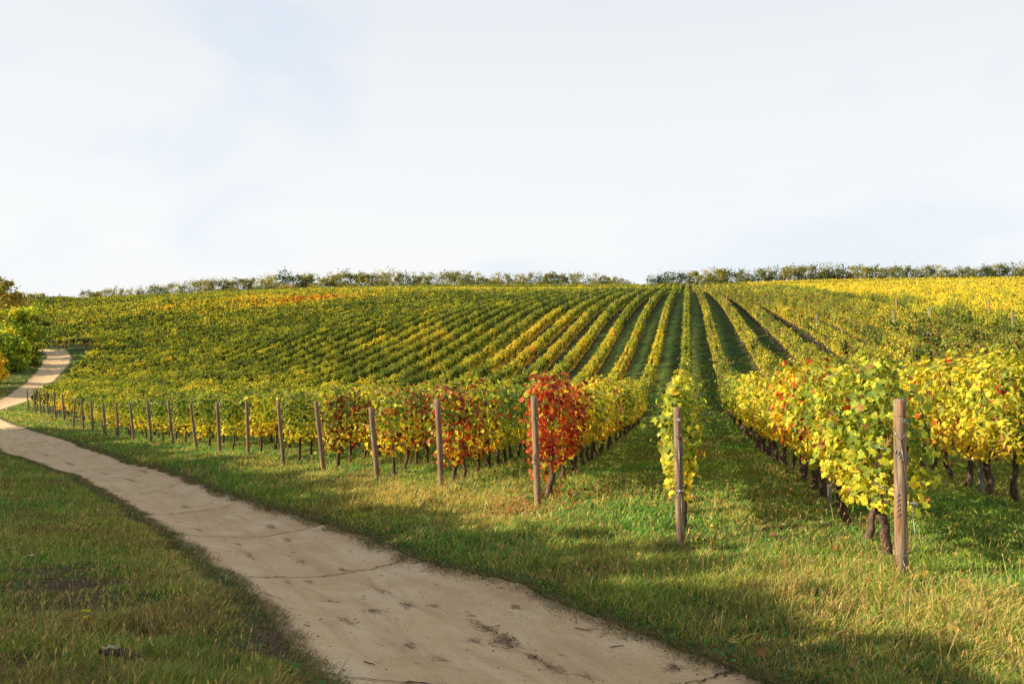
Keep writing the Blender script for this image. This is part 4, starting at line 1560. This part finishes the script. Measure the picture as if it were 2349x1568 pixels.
# ------------------------------------------------------------------ fallen leaves, mud, sticks and litter
def build_fallen():
    rng = np.random.default_rng(31)
    X, Y, Cc = [], [], []
    b3 = POSTW[2][0]
    for n, (cx_, cy_), sp, pal in ((170, (b3[0] + 0.25, b3[1] + 0.5), (0.55, 0.7), [(0.42, 0.05, 0.02), (0.30, 0.03, 0.018), (0.5, 0.13, 0.04)]),
                                   (40, (b3[0] - 0.35, b3[1] - 0.1), (0.18, 0.2), [(0.45, 0.06, 0.02)])):
        X.append(rng.normal(cx_, sp[0], n)); Y.append(rng.normal(cy_, sp[1], n)); Cc.append(np.array(pal)[rng.integers(0, len(pal), n)])
    for k in range(-3, 10):
        u = row_u(k)
        n = 230 if k < 5 else 120
        s = row_start_s(u) - 0.6 + rng.exponential(9.0, n)
        off = rng.normal(0, 0.45, n)
        X.append(PV[0] * (u + off) + RV[0] * s); Y.append(PV[1] * (u + off) + RV[1] * s)
        pal = np.array([(0.5, 0.34, 0.06), (0.36, 0.18, 0.06), (0.26, 0.14, 0.06), (0.45, 0.25, 0.08)] if k != 3 else [(0.42, 0.06, 0.02), (0.40, 0.22, 0.05)])
        Cc.append(pal[rng.integers(0, len(pal), n)])
    n = 130
    r = 5 * 4.5 ** rng.random(n)
    th = rng.uniform(rad(-20), rad(36), n)
    X.append(r * np.sin(th)); Y.append(r * np.cos(th)); Cc.append(np.array([(0.5, 0.38, 0.10), (0.4, 0.22, 0.08)])[rng.integers(0, 2, n)])
    X, Y, Cc = np.concatenate(X), np.concatenate(Y), np.vstack(Cc)
    td, sd_ = track_dist(X, Y)
    ok = (Y > 3) & (td > 0.1) & (sd_ > 0)
    X, Y, Cc = X[ok], Y[ok], Cc[ok]
    m = len(X)
    Z = H(X, Y) + rng.uniform(0.01, 0.07, m)
    Nv = rng.standard_normal((m, 3)) * 0.35
    Nv[:, 2] += 1
    V, F, nf = place(TL1, np.stack([X, Y, Z], 1), Nv, rng.standard_normal((m, 3)), rng.uniform(0.04, 0.08, m))
    o = link('fallen_leaves', mesh_np('fallen_leaves', V, F, [M_leaf], np.repeat(Cc * (0.4 + 0.5 * rng.random(m))[:, None], nf, 0)))
    tag(o, 'red, yellow and brown vine leaves fallen on grass under the rows', 'fallen leaves', kind='stuff')


build_fallen()


def blob_mesh(rng, n, centres, sizes, flat):
    """many small broken lumps"""
    base = np.array([(1, 0, 0), (0, 1, 0), (-1, 0, 0), (0, -1, 0), (0, 0, 1), (0, 0, -1)], float)
    TF = np.array([(0, 1, 4), (1, 2, 4), (2, 3, 4), (3, 0, 4), (1, 0, 5), (2, 1, 5), (3, 2, 5), (0, 3, 5)])
    a = rng.uniform(0, 6.28, n)
    P = base[None] * (0.6 + 0.8 * rng.random((n, 6, 1))) * sizes[:, None, None]
    P[:, :, 0] *= 1.2
    P[:, :, 2] *= flat
    ca, sa_ = np.cos(a)[:, None], np.sin(a)[:, None]
    Q = np.stack([P[:, :, 0] * ca - P[:, :, 1] * sa_, P[:, :, 0] * sa_ + P[:, :, 1] * ca, P[:, :, 2]], -1) + centres[:, None]
    F = (TF[None] + (np.arange(n) * 6)[:, None, None]).reshape(-1, 3)
    return Q.reshape(-1, 3), F


def track_lq(p):
    C = (LP[:, :2] + RP[:, :2]) / 2
    j = int(np.argmin(np.linalg.norm(C - p[:2], axis=1)))
    w = RP[j, :2] - LP[j, :2]
    q = float((p[:2] - LP[j, :2]) @ w / (w @ w))
    return LL[j], min(max(q, 0.03), 0.97)


def build_mud():
    rng = np.random.default_rng(41)
    C, S = [], []
    for p, ln, wd, n in PILE_AT:
        l, q = track_lq(p)
        for _ in range(n):
            pp = track_point(l + rng.normal(0, ln / 1.6), min(max(q + rng.normal(0, wd / 3.4), 0.01), 0.99))
            s = 0.002 + 0.009 * rng.random() ** 3
            C.append(pp + np.array([0, 0, s * 0.2]))
            S.append(s)
    for _ in range(3200):
        l = np.interp(rng.random() ** 1.7, [0, 1], [LL[38], LL[500]])
        o_ = abs(rng.normal(0, 0.05))
        o_ = o_ if vnoise(l * 2.6, 0.0, 0, 131) > 0.4 else o_ * 0.5
        pp = track_point(l, o_ if rng.random() < 0.5 else 1 - o_)
        s = 0.003 + 0.012 * rng.random() ** 3
        C.append(pp + np.array([0, 0, s * 0.2]))
        S.append(s)
    for _ in range(900):
        l = np.interp(rng.random() ** 1.5, [0, 1], [LL[40], LL[500]])
        q = rng.random()
        pp = track_point(l, q)
        s = 0.002 + 0.011 * rng.random() ** 4
        C.append(pp + np.array([0, 0, s * 0.2]))
        S.append(s)
    for bx, by, r_, s_ in BARE[:10]:
        n_ = int(700 * r_)
        qx, qy = rng.normal(bx, r_ * 0.5, n_), rng.normal(by, r_ * 0.5, n_)
        tq, _ = track_dist(qx, qy)
        for a_, b_, z_, t_ in zip(qx, qy, H(qx, qy), tq):
            if t_ > 0:
                s = 0.004 + 0.024 * rng.random() ** 3
                C.append(np.array([a_, b_, z_ + s * 0.15]))
                S.append(s)
    V, F = blob_mesh(rng, len(C), np.array(C), np.array(S), 0.45)
    o = link('mud_crumbs', mesh_np('mud_crumbs', V, F, [M_clod]))
    tag(o, 'dark crumbs of dried mud and small stones strewn over the track', 'mud', kind='stuff')


build_mud()


def build_litter():
    rng = np.random.default_rng(51)
    # broken stick in the grass of the near bank
    a, b = ground_hit(232, 1524), ground_hit(322, 1536)
    m = 9
    q = np.linspace(0, 1, m)[:, None]
    path = a + (b - a) * q + np.array([0, 0, 0.085]) + rng.normal(0, 0.006, (m, 3))
    V, F = tube(path - a, 0.95 * np.array([0.016, 0.022, 0.024, 0.025, 0.026, 0.028, 0.024, 0.026, 0.018]), 9, rng, 0.12)
    V2, F2 = tube(np.array([path[6] - a, path[6] - a + (0.05, -0.02, 0.0), path[6] - a + (0.08, -0.05, -0.02)]), [0.014, 0.010, 0.005], 6, rng, 0.1)
    V, F = join([(V, F), (V2, F2)])
    o = link('broken_stick', mesh_np('broken_stick', V, F, [M_bark], smooth=True), None, a)
    tag(o, 'short thick broken stick lying in the grass of the near bank', 'stick')
    # scraps of white paper: crumpled sheets
    for (ix, iy, w, lab) in ((255, 1508, 0.06, 'crumpled white paper scrap lying beside the broken stick'), (72, 1286, 0.045, 'small white paper scrap above the bare soil patch in the bank')):
        p = ground_hit(ix, iy) + np.array([0, 0, 0.055])
        g = 7
        V, F = [], []
        for i in range(g):
            for j in range(g):
                V.append(((i / (g - 1) - 0.5) * w * 1.2, (j / (g - 1) - 0.5) * w, 0.35 * w * rng.random()))
        for i in range(g - 1):
            for j in range(g - 1):
                F.append((i * g + j, (i + 1) * g + j, (i + 1) * g + j + 1, i * g + j + 1))
        o = link('paper_scrap', mesh_np('paper_scrap', np.array(V), np.array(F), [M_paper]), None, p)
        tag(o, lab, 'litter', 'paper scraps')
    # yellow flowers
    M_petal = rough_mat('yellow_petal', [(0.3, (0.65, 0.42, 0.01)), (0.7, (0.8, 0.55, 0.02))], (1, 1, 1), 30, 2, 0.6, 0.1)
    M_stem = rough_mat('flower_stem', [(0.3, (0.05, 0.12, 0.02)), (0.7, (0.08, 0.16, 0.03))], (1, 1, 1), 30, 2, 0.6, 0.1)
    for (ix, iy, lab) in ((192, 1413, 'yellow flower below the bare soil patch, upper left of three'), (204, 1414, 'yellow flower below the bare soil patch, upper right of three'),
                          (195, 1430, 'lowest of three yellow flowers below the bare soil patch')):
        g = ground_hit(ix, iy + 22)
        r = empty('yellow_flower', g)
        tag(r, lab, 'flower', 'yellow flowers on the bank')
        V, F = tube(np.array([(0, 0, -0.01), (0.004, 0, 0.05), (0.0, 0, 0.115)]), [0.0018, 0.0016, 0.0015], 5)
        link('stem', mesh_np('stem', V, F, [M_stem], smooth=True), r)
        n = 12
        an = np.linspace(0, 2 * math.pi, n, endpoint=False)
        T = np.stack([np.cos(an), np.sin(an), 0.25 + 0 * an], 1)
        V, F, _ = place(TL2, np.tile([(0, 0, 0.115)], (n, 1)), np.tile([(0.0, -0.3, 1.0)], (n, 1)) + 0.01 * rng.standard_normal((n, 3)), T, np.full(n, 0.019))
        link('flower_head', mesh_np('flower_head', V, F, [M_petal]), r)
    # twigs at the track's edge
    for (x0, y0, x1, y1, lab) in ((842, 1503, 868, 1509, 'thin dark straight twig lying on the track'), (1384, 1464, 1410, 1463, 'grey twig at the grass edge beside the joint'),
                                  (1312, 1424, 1346, 1430, 'brown twig at the edge of the right-hand grass verge')):
        a, b = ground_hit(x0, y0), ground_hit(x1, y1)
        la, qa = track_lq(a); lb, qb = track_lq(b)
        a, b = track_point(la, qa), track_point(lb, qb)
        d = b - a
        q = np.linspace(0, 1, 5)[:, None]
        V, F = tube(d * q + np.array([0, 0, 0.01]) + rng.normal(0, 0.002, (5, 3)), [0.004, 0.005, 0.0045, 0.004, 0.002], 6)
        o = link('twig', mesh_np('twig', V, F, [M_bark], smooth=True), None, a)
        tag(o, lab, 'twig', 'twigs on the track')


build_litter()


# ------------------------------------------------------------------ trees
def tree_arrays(rng, h, cr, n_leaf, lsize, base_frac, tints, dense=0.5, limbs=7, spread=0.30):
    """trunk tubes and leaf placements of one tree; crown from base_frac*h up"""
    parts = []
    lean = rng.normal(0, 0.05, 2)
    m = 6
    z = np.linspace(-0.3, h * 0.78, m)
    path = np.stack([lean[0] * z + rng.normal(0, 0.02 * h, m) * (z > 0.2), lean[1] * z + rng.normal(0, 0.02 * h, m) * (z > 0.2), z], 1)
    r0 = 0.016 * h + 0.03
    parts.append(tube(path, np.linspace(r0 * 1.2, r0 * 0.3, m), 7, rng, 0.06))
    ends = [path[-1]]
    for i in range(limbs):
        f = rng.uniform(max(0.18, base_frac * 0.8), 0.9)
        p0 = np.array([np.interp(f * h * 0.78, z, path[:, c]) for c in range(3)])
        a = i * 2.4 + rng.uniform(-0.5, 0.5)
        up = rng.uniform(0.25, 0.9)
        ln = cr * rng.uniform(0.55, 1.0)
        p1 = p0 + np.array([math.cos(a) * ln, math.sin(a) * ln, up * ln])
        p1[2] = min(p1[2], h * 0.97)
        mid = (p0 + p1) / 2 + rng.normal(0, 0.05 * ln, 3) + np.array([0, 0, 0.08 * ln])
        parts.append(tube(np.array([p0, mid, p1]), [r0 * 0.45, r0 * 0.28, r0 * 0.1], 5))
        ends += [p1, mid * 0.4 + p1 * 0.6]
    ends = np.array(ends)
    # clumps: limb ends and more through the crown's volume
    nc = int(10 + 26 * dense)
    zz = rng.uniform(base_frac, 1.0, nc)
    prof = np.sin(math.pi * np.clip((zz - base_frac) / (1.04 - base_frac) * 0.86 + 0.12, 0, 1)) ** 0.7
    a = rng.uniform(0, 6.28, nc)
    rr_ = cr * prof * np.sqrt(rng.random(nc)) * 0.95
    cl = np.stack([np.cos(a) * rr_, np.sin(a) * rr_, zz * h * 0.95], 1)
    cl = np.vstack([ends, cl])
    wts = rng.uniform(0.4, 1.4, len(cl))
    wts /= wts.sum()
    pick = rng.choice(len(cl), n_leaf, p=wts)
    sg = cr * spread * (0.6 + 0.8 * rng.random(len(cl)))
    off = rng.standard_normal((n_leaf, 3)) * sg[pick][:, None] * np.array([1, 1, 0.75])
    C = cl[pick] + off
    C[:, 2] = np.clip(C[:, 2], base_frac * h * 0.7 + 0.05, None)
    Nv = nrm(off) * 0.7 + rng.standard_normal((n_leaf, 3)) * 0.6 + np.array([0, 0, 0.45])
    T = rng.standard_normal((n_leaf, 3)) + np.array([0, 0, -0.4])
    S = lsize * (0.55 + 0.8 * rng.random(n_leaf))
    ct = rng.integers(0, len(tints), len(cl))
    tint = np.array(tints)[ct[pick]] * (0.65 + 0.7 * rng.random(n_leaf))[:, None] * (0.8 + 0.4 * rng.random(len(cl)))[pick][:, None]
    return join(parts), (C, Nv, T, S, tint)


def tree_meshes(rng, *a, **k):
    (V, F), (C, Nv, T, S, tint) = tree_arrays(rng, *a, **k)
    tm = mesh_np('trunk', V, F, [M_tbark], smooth=True)
    V, F, nf = place(TL2, C, Nv, T, S)
    return tm, mesh_np('crown', V, F, [M_tree], np.repeat(tint, nf, 0))


def make_tree(name, loc, meshes, lab, cat, group=None, sc=(1, 1, 1), rot=0.0):
    r = empty(name, loc)
    r.scale = sc
    r.rotation_euler = (0, 0, rot)
    tag(r, lab, cat, group)
    link('trunk', meshes[0], r)
    link('crown', meshes[1], r)
    return r


GREY_G = [(0.13, 0.15, 0.055), (0.17, 0.17, 0.06), (0.11, 0.135, 0.055), (0.21, 0.185, 0.065)]
DARK_G = [(0.035, 0.065, 0.02), (0.05, 0.085, 0.025), (0.06, 0.085, 0.03)]
OLIVE = [(0.20, 0.20, 0.045), (0.26, 0.22, 0.045), (0.15, 0.17, 0.04)]
YELL = [(0.30, 0.24, 0.03), (0.22, 0.21, 0.03), (0.36, 0.26, 0.035)]


def build_crest_trees():
    rng = np.random.default_rng(61)
    # unit trees 8 m tall
    feath = [tree_meshes(np.random.default_rng(200 + q), 8.0, 2.3, 820, 0.44, 0.24, GREY_G if q % 3 else OLIVE, dense=0.35, limbs=9, spread=0.24) for q in range(8)]
    dens = [tree_meshes(np.random.default_rng(230 + q), 8.0, 2.7, 700, 0.45, 0.10, (DARK_G + GREY_G[:2]) if q % 2 else GREY_G + OLIVE, dense=0.9, limbs=8, spread=0.30) for q in range(5)]
    dark = [tree_meshes(np.random.default_rng(250 + q), 8.0, 2.6, 800, 0.45, 0.08, DARK_G, dense=1.0, limbs=8, spread=0.30) for q in range(3)]
    yel = [tree_meshes(np.random.default_rng(260 + q), 8.0, 3.4, 650, 0.45, 0.03, YELL + OLIVE[:1], dense=1.0, limbs=8, spread=0.32) for q in range(2)]
    prof = np.array([(185, 664), (300, 660), (400, 651), (470, 641), (560, 638), (640, 634), (700, 632), (780, 625), (860, 627), (930, 622), (1000, 628), (1060, 623), (1100, 630), (1200, 628), (1280, 625),
                     (1360, 630), (1420, 636), (1455, 645), (1488, 636), (1530, 625), (1560, 628), (1600, 620), (1640, 614), (1700, 620), (1760, 615), (1830, 612), (1900, 608), (1960, 607), (2040, 612),
                     (2100, 610), (2180, 612), (2240, 615), (2300, 607), (2375, 605)], float)
    items = []
    x = 190.0
    while x < 2362:
        if not 1456 < x < 1487:
            items.append(x)
        x += rng.uniform(13, 21)
    # counted along each stretch of the line from a landmark
    seg = [(0, 642, 'from the left end of the crest treeline', 1), (658, 1060, 'right of the tall dark crest tree', 1), (1060, 1457, 'left of the gap in the crest treeline', -1),
           (1487, 1566, None, 1), (1566, 1960, 'right of the dark crest clump', 1), (1960, 2400, 'in from the right end of the crest treeline', -1)]
    for lo, hi, txt, dr in seg:
        xs = [q for q in items if lo <= q < hi]
        if dr < 0: xs = xs[::-1]
        for c, q in enumerate(xs):
            Y = 331 + rng.uniform(-7, 9)
            X = (q - CX) / FPX * Y
            z = float(H0(X, Y)[0])
            top = np.interp(q, prof[:, 0], prof[:, 1]) + abs(rng.normal(0, 3.0)) - 1
            h = max(((CY - top) * Y / FPX - z) * 1.12, 3.5)
            if txt is None:
                ms, nm, wd = dark[c % 3], 'dense dark green tree', 1.0
            elif q < 470 and rng.random() < 0.55:
                ms, nm, wd = dens[rng.integers(0, 5)], 'bushy grey-green tree', 1.0
            elif rng.random() < 0.28:
                ms, nm, wd = dens[rng.integers(0, 5)], 'bushy grey-green tree', 0.9
            else:
                ms, nm, wd = feath[rng.integers(0, 8)], 'feathery sparse tree', 1.0
            lab = ('%s, %s %s' % (nm, ORD[c + 1], txt)) if txt else '%s, %s in the dark clump right of the crest gap' % (nm, ORD[c + 1])
            s = h / 8.0
            make_tree('crest_tree', (X, Y, z - 0.2), ms, lab, 'tree', 'trees along the crest of the hill', (s * wd * rng.uniform(0.8, 1.15), s * wd * rng.uniform(0.8, 1.15), s), rng.uniform(0, 6.28))
    # landmarks in the line
    for (q, top, ms, nm, lab, w) in ((650, 617, dark[0], 'crest_tree', 'tall dark crest tree standing above the yellow shrub', 0.85), (2265, 611, dark[1], 'crest_tree', 'small round dark evergreen near the right end of the crest', 0.75)):
        Y = 326.0
        X = (q - CX) / FPX * Y
        z = float(H0(X, Y)[0])
        h = (CY - top) * Y / FPX - z
        make_tree(nm, (X, Y, z - 0.2), ms, lab, 'tree', None, (h / 8 * w, h / 8 * w, h / 8), 1.0)
    # undergrowth between the trunks
    xs = np.sort(rng.uniform(195, 2355, 66))
    xs = sorted([q for q in xs if not 1450 < q < 1490] + [1572, 1581, 1590, 1499, 1536])
    for c, q in enumerate(xs):
        Y = 322 + rng.uniform(-2, 3)
        X = (q - CX) / FPX * Y
        z = float(H0(X, Y)[0])
        h = rng.uniform(3.2, 4.6) if q < 1460 else rng.uniform(2.6, 3.8)
        yl = 625 < q < 730
        ms = yel[c % 2] if yl else dens[rng.integers(0, 5)]
        sw = rng.uniform(0.75, 1.2)
        lab = '%s shrub under the crest trees, %s from the treeline\'s %s end' % ('yellow' if yl else 'low green', ORD[min(c + 1, 40)] if c < 33 else ORD[len(xs) - c], 'left' if c < 33 else 'right')
        make_tree('crest_shrub', (X, Y, z - 0.2), ms, lab, 'shrub', 'shrubs under the crest trees', (sw, sw, h / 8), rng.uniform(0, 6.28))


build_crest_trees()


def build_left_trees():
    spec = [  # x, top y, distance, radius, leaf count, leaf size, base_frac, tints, label, name
        (-2, 627, 124, 3.4, 5200, 0.36, 0.04, [(0.19, 0.155, 0.04), (0.27, 0.2, 0.04), (0.14, 0.15, 0.035), (0.32, 0.22, 0.04)], 'tallest brownish-green tree left of the track, cut by the frame', 'roadside_tree'),
        (38, 702, 113, 3.3, 5200, 0.34, 0.03, [(0.20, 0.26, 0.03), (0.28, 0.33, 0.033), (0.42, 0.38, 0.038), (0.10, 0.16, 0.028)], 'bushy yellow-green tree in front of the tallest brownish tree', 'roadside_tree'),
        (64, 738, 121, 2.4, 3600, 0.32, 0.02, DARK_G + [(0.09, 0.13, 0.025)], 'dark green tree overhanging the far bend of the track', 'roadside_tree'),
        (58, 690, 126, 2.2, 2600, 0.32, 0.1, YELL + [(0.16, 0.18, 0.03)], 'golden-topped tree between the tallest tree and the vines', 'roadside_tree'),
        (10, 764, 101, 2.7, 4600, 0.30, 0.0, [(0.20, 0.27, 0.03), (0.30, 0.35, 0.034), (0.10, 0.16, 0.028)], 'rounded bright green bush low beside the track', 'roadside_bush'),
        (56, 790, 106, 2.0, 3200, 0.28, 0.0, [(0.08, 0.12, 0.02), (0.05, 0.085, 0.02), (0.18, 0.18, 0.025)], 'dark bush at the grass edge where the track bends', 'roadside_bush'),
        (-8, 806, 92, 1.3, 1500, 0.24, 0.0, [(0.5, 0.34, 0.035), (0.42, 0.36, 0.035)], 'small golden-yellow bush at the left frame edge', 'roadside_bush'),
        (30, 672, 190, 3.4, 1600, 0.42, 0.02, OLIVE + GREY_G[:2], 'grey-olive tree behind the roadside trees', 'roadside_tree'),
        (76, 671, 240, 3.4, 900, 0.45, 0.02, GREY_G + OLIVE[:1], 'grey-green bush at the far field corner, nearest the tall trees', 'field_bush'),
        (98, 675, 255, 2.6, 700, 0.45, 0.02, GREY_G, 'thin grey-green bush second along the far field corner', 'field_bush'),
        (84, 688, 225, 1.9, 500, 0.42, 0.0, [(0.12, 0.17, 0.03), (0.15, 0.18, 0.03)], 'low light green bush below the far field corner bushes', 'field_bush'),
        (110, 684, 250, 2.2, 500, 0.42, 0.0, [(0.13, 0.18, 0.035), (0.1, 0.15, 0.03)], 'low green bush left of the wayside cross', 'field_bush'),
        (125, 686, 262, 1.6, 400, 0.42, 0.0, [(0.24, 0.25, 0.03), (0.18, 0.2, 0.03)], 'small yellow-green bush just below the wayside cross', 'field_bush')]
    for q, (ix, top, Y, r, n, ls, bf, tints, lab, nm) in enumerate(spec):
        X = (ix - CX) / FPX * Y
        z = float(H(X, Y)[0])
        h = max((CY - top) * Y / FPX - z, 1.2)
        ms = tree_meshes(np.random.default_rng(300 + q), h, r, n, ls, bf, tints, dense=1.6, limbs=9, spread=0.15)
        make_tree(nm, (X, Y, z - 0.1), ms, lab, 'tree' if 'tree' in nm else 'bush', 'trees and bushes left of the track' if q < 8 else 'bushes at the far field corner')


build_left_trees()


def build_shade_wood():
    """the belt of trees on the near side of the track, outside the picture, that shades the track and verge"""
    rng = np.random.default_rng(71)
    Vs, Fs, Ts, Mi, off = [], [], [], [], 0
    edge = np.array([(9, -8), (5.6, 0), (3.3, 4.4), (2.7, 6.0), (1.3, 9.0), (-1.3, 11.6), (-4.5, 16), (-8.0, 21), (-13.5, 28), (-19, 36), (-25, 43)], float)
    places = []
    for yb in np.arange(-8, 43.5, 2.1):
        xb = np.interp(yb, edge[:, 1], edge[:, 0])
        h = 6.6 + rng.uniform(-1.1, 0.9)
        L_ = 5.7 / math.tan(rad(25)) + (h - 6.6) / math.tan(SUN_EL)
        x = xb + L_ * math.sin(SUN_AZ) + 0.3
        y = yb + L_ * math.cos(SUN_AZ) + rng.uniform(-0.4, 0.4)
        x -= np.interp(yb, [3, 6, 8, 10, 13, 18], [4.6, 3.7, 3.4, 3.6, 3.0, 1.6])
        z = float(H0(x, y)[0])
        zb = float(H0(xb, yb)[0])
        places.append((x, y, z, h + (zb - z) * 0.8, 2.0))
        places.append((x - 2.2, y + 1.05, z, (h + (zb - z) * 0.8) * 0.72, 1.9))
        places.append((x + 0.6, y + 1.05, z, (h + (zb - z) * 0.8) * 0.5, 1.5))
    for yb in (80, 83.5, 87):
        x = np.interp(yb, TSC[:, 1], TSC[:, 0]) - 10.5
        z = float(H0(x, yb)[0])
        places.append((x, yb - 1.0, z, 7.0 + rng.uniform(-1, 1), 2.1))
    for x, y, z, h, cr_ in places:
        (V, F), (C, Nv, T, S, tint) = tree_arrays(rng, h, cr_, 3400, 0.44, 0.0, GREY_G + OLIVE, dense=1.3, limbs=8, spread=0.26)
        o_ = np.array([x, y, z])
        Vs.append(V + o_); Fs.append(F + off); Ts.append(np.full((len(F), 3), 0.08)); Mi.append(np.ones(len(F), int)); off += len(V)
        V, F, nf = place(TL2, C + o_, Nv, T, S)
        Vs.append(V); Fs.append(F + off); Ts.append(np.repeat(tint, nf, 0)); Mi.append(np.zeros(len(F), int)); off += len(V)
    me = mesh_np('roadside_wood', np.vstack(Vs), np.vstack(Fs), [M_tree, M_tbark], np.vstack(Ts), mat_idx=np.concatenate(Mi))
    tag(link('roadside_wood', me), 'belt of trees beside the track whose shade falls over it', 'wood', kind='stuff')


build_shade_wood()


# ------------------------------------------------------------------ posts farther off, stakes, wayside cross
def build_far_posts():
    rng = np.random.default_rng(81)
    xs = [109, 121, 132, 149, 160, 175, 187, 199, 211]
    for c, q in enumerate(xs):
        t = (q - CX) / FPX
        Ys = np.linspace(152, 90, 600)
        ps = post_side(t * Ys, Ys)
        j = int(np.argmax(ps < -0.1))
        Y = Ys[j]
        b = np.array([t * Y, Y, float(H(t * Y, Y)[0])])
        V, F = post_mesh((0, 0, 0), (rng.normal(-0.12, 0.07), rng.normal(-0.1, 0.05), 1.75), 0.065, 400 + c, 8, 4)
        o = link('end_post', mesh_np('end_post', V, F, [M_wood], smooth=True), None, b)
        tag(o, 'grey end post beyond the far bend of the track, %s from the bushes' % ORD[c + 1], 'post', 'end posts at the far bend')
    # trellis posts standing up out of the rows on the hillside
    spots = [(698, 720), (1301, 677), (1328, 677), (1355, 678), (1409, 678), (1437, 679), (1463, 679), (1491, 680), (1520, 681), (1667, 666), (1696, 665), (2056, 686), (2049, 700), (2130, 712), (2270, 698), (2325, 715), (1873, 748)]
    for c, (q, yt) in enumerate(spots):
        t = (q - CX) / FPX
        Ys = np.linspace(45, 290, 1400)
        yy = CY - (H0(t * Ys, Ys) + 2.15) * FPX / Ys
        j = int(np.argmax(yy <= yt))
        Y = Ys[j]
        u = t * Y * PV[0] + Y * PV[1]
        k = round(2 - (u + 0.1) / 2.25)
        u = row_u(k)
        if abs(t * PV[0] + PV[1]) > 0.03:
            Y = u / (t * PV[0] + PV[1])
        p = PV * u + RV * ((Y - PV[1] * u) / RV[1])
        b = np.array([p[0], p[1], float(H0(p[0], p[1])[0])])
        metal = c in (12, 13, 16)
        if metal:
            V, F = tube(np.array([(0, 0, -0.2), (0, 0, 1.1), (0.02, 0, 2.25)]), [0.04, 0.04, 0.04], 6)
        else:
            V, F = post_mesh((0, 0, 0), (rng.normal(0, 0.05), rng.normal(0, 0.05), 2.3), 0.075, 430 + c, 8, 4)
        o = link('trellis_post', mesh_np('trellis_post', V, F, [M_metal if metal else M_wood], smooth=True), None, b)
        side = 'left' if q < 1250 else 'centre' if q < 1600 else 'right'
        if c == 0: lab = 'lone dark post standing in a gap on the left hillside'
        elif side == 'centre': lab = 'wooden post on the hill, %s in the line across the converging rows' % ORD[c]
        else: lab = '%s post among the rows of the right hillside, %s counted from the left' % ('grey steel' if metal else 'dark wooden', ORD[[9, 10, 16, 12, 11, 13, 14, 15].index(c) + 1])
        tag(o, lab, 'post', 'trellis posts on the hillside')
    # steel stakes in the two near rows
    for c, (k, i, lab) in enumerate(((0, 5.6, 'grey steel stake among the trunks right of the foreground post'), (1, 3.6, 'thin grey steel stake among trunks of the foreground row'),
                                     (1, 11.0, 'steel stake farther back in the foreground row'))):
        u = row_u(k)
        if k == 0:
            Y = u / ((2258 - CX) / FPX * PV[0] + PV[1])
            s = (Y - PV[1] * u) / RV[1]
        else:
            s = float(row_start_s(u)) + i
        p = PV * u + RV * s + PV * (-0.05)
        b = np.array([p[0], p[1], float(H(p[0], p[1])[0])])
        V, F = [], []
        for z in (-0.2, 1.0, 1.9):     # a folded C profile
            for (a, d) in ((-0.025, -0.018), (0.025, -0.018), (0.025, 0.018), (0.019, 0.018), (0.019, -0.012), (-0.019, -0.012), (-0.019, 0.018), (-0.025, 0.018)):
                V.append((a, d, z))
        for lv in range(2):
            for j in range(8):
                F.append((lv * 8 + j, lv * 8 + (j + 1) % 8, (lv + 1) * 8 + (j + 1) % 8, (lv + 1) * 8 + j))
        o = link('vine_stake', mesh_np('vine_stake', np.array(V), np.array(F), [M_metal]), None, b)
        tag(o, lab, 'stake', 'steel stakes in the near rows')


build_far_posts()


def build_cross():
    Y = 298.0
    X = (137 - CX) / FPX * Y
    z = float(H0(X, Y)[0])
    r = empty('wayside_cross', (X, Y, z))
    tag(r, 'small pale stone wayside cross on the skyline left of the treeline', 'cross')

    def bx(x0, x1, y0, y1, z0, z1, tap=1.0):
        V = [(x0, y0, z0), (x1, y0, z0), (x1, y1, z0), (x0, y1, z0)] + [(a * tap, b * tap, z1) for a, b in ((x0, y0), (x1, y0), (x1, y1), (x0, y1))]
        F = [(3, 2, 1, 0), (4, 5, 6, 7), (0, 1, 5, 4), (1, 2, 6, 5), (2, 3, 7, 6), (3, 0, 4, 7)]
        return np.array(V), np.array(F)
    V, F = join([bx(-0.45, 0.45, -0.4, 0.4, -0.3, 0.25), bx(-0.33, 0.33, -0.3, 0.3, 0.25, 0.95, 0.9), bx(-0.38, 0.38, -0.34, 0.34, 0.95, 1.04)])
    link('plinth', mesh_np('plinth', V, F, [M_stone]), r)
    V, F = join([bx(-0.12, 0.12, -0.1, 0.1, 1.04, 2.75, 0.9), bx(-0.42, -0.11, -0.08, 0.08, 2.2, 2.38), bx(0.11, 0.42, -0.08, 0.08, 2.2, 2.38)])
    link('crucifix', mesh_np('crucifix', V, F, [M_stone]), r)


build_cross()
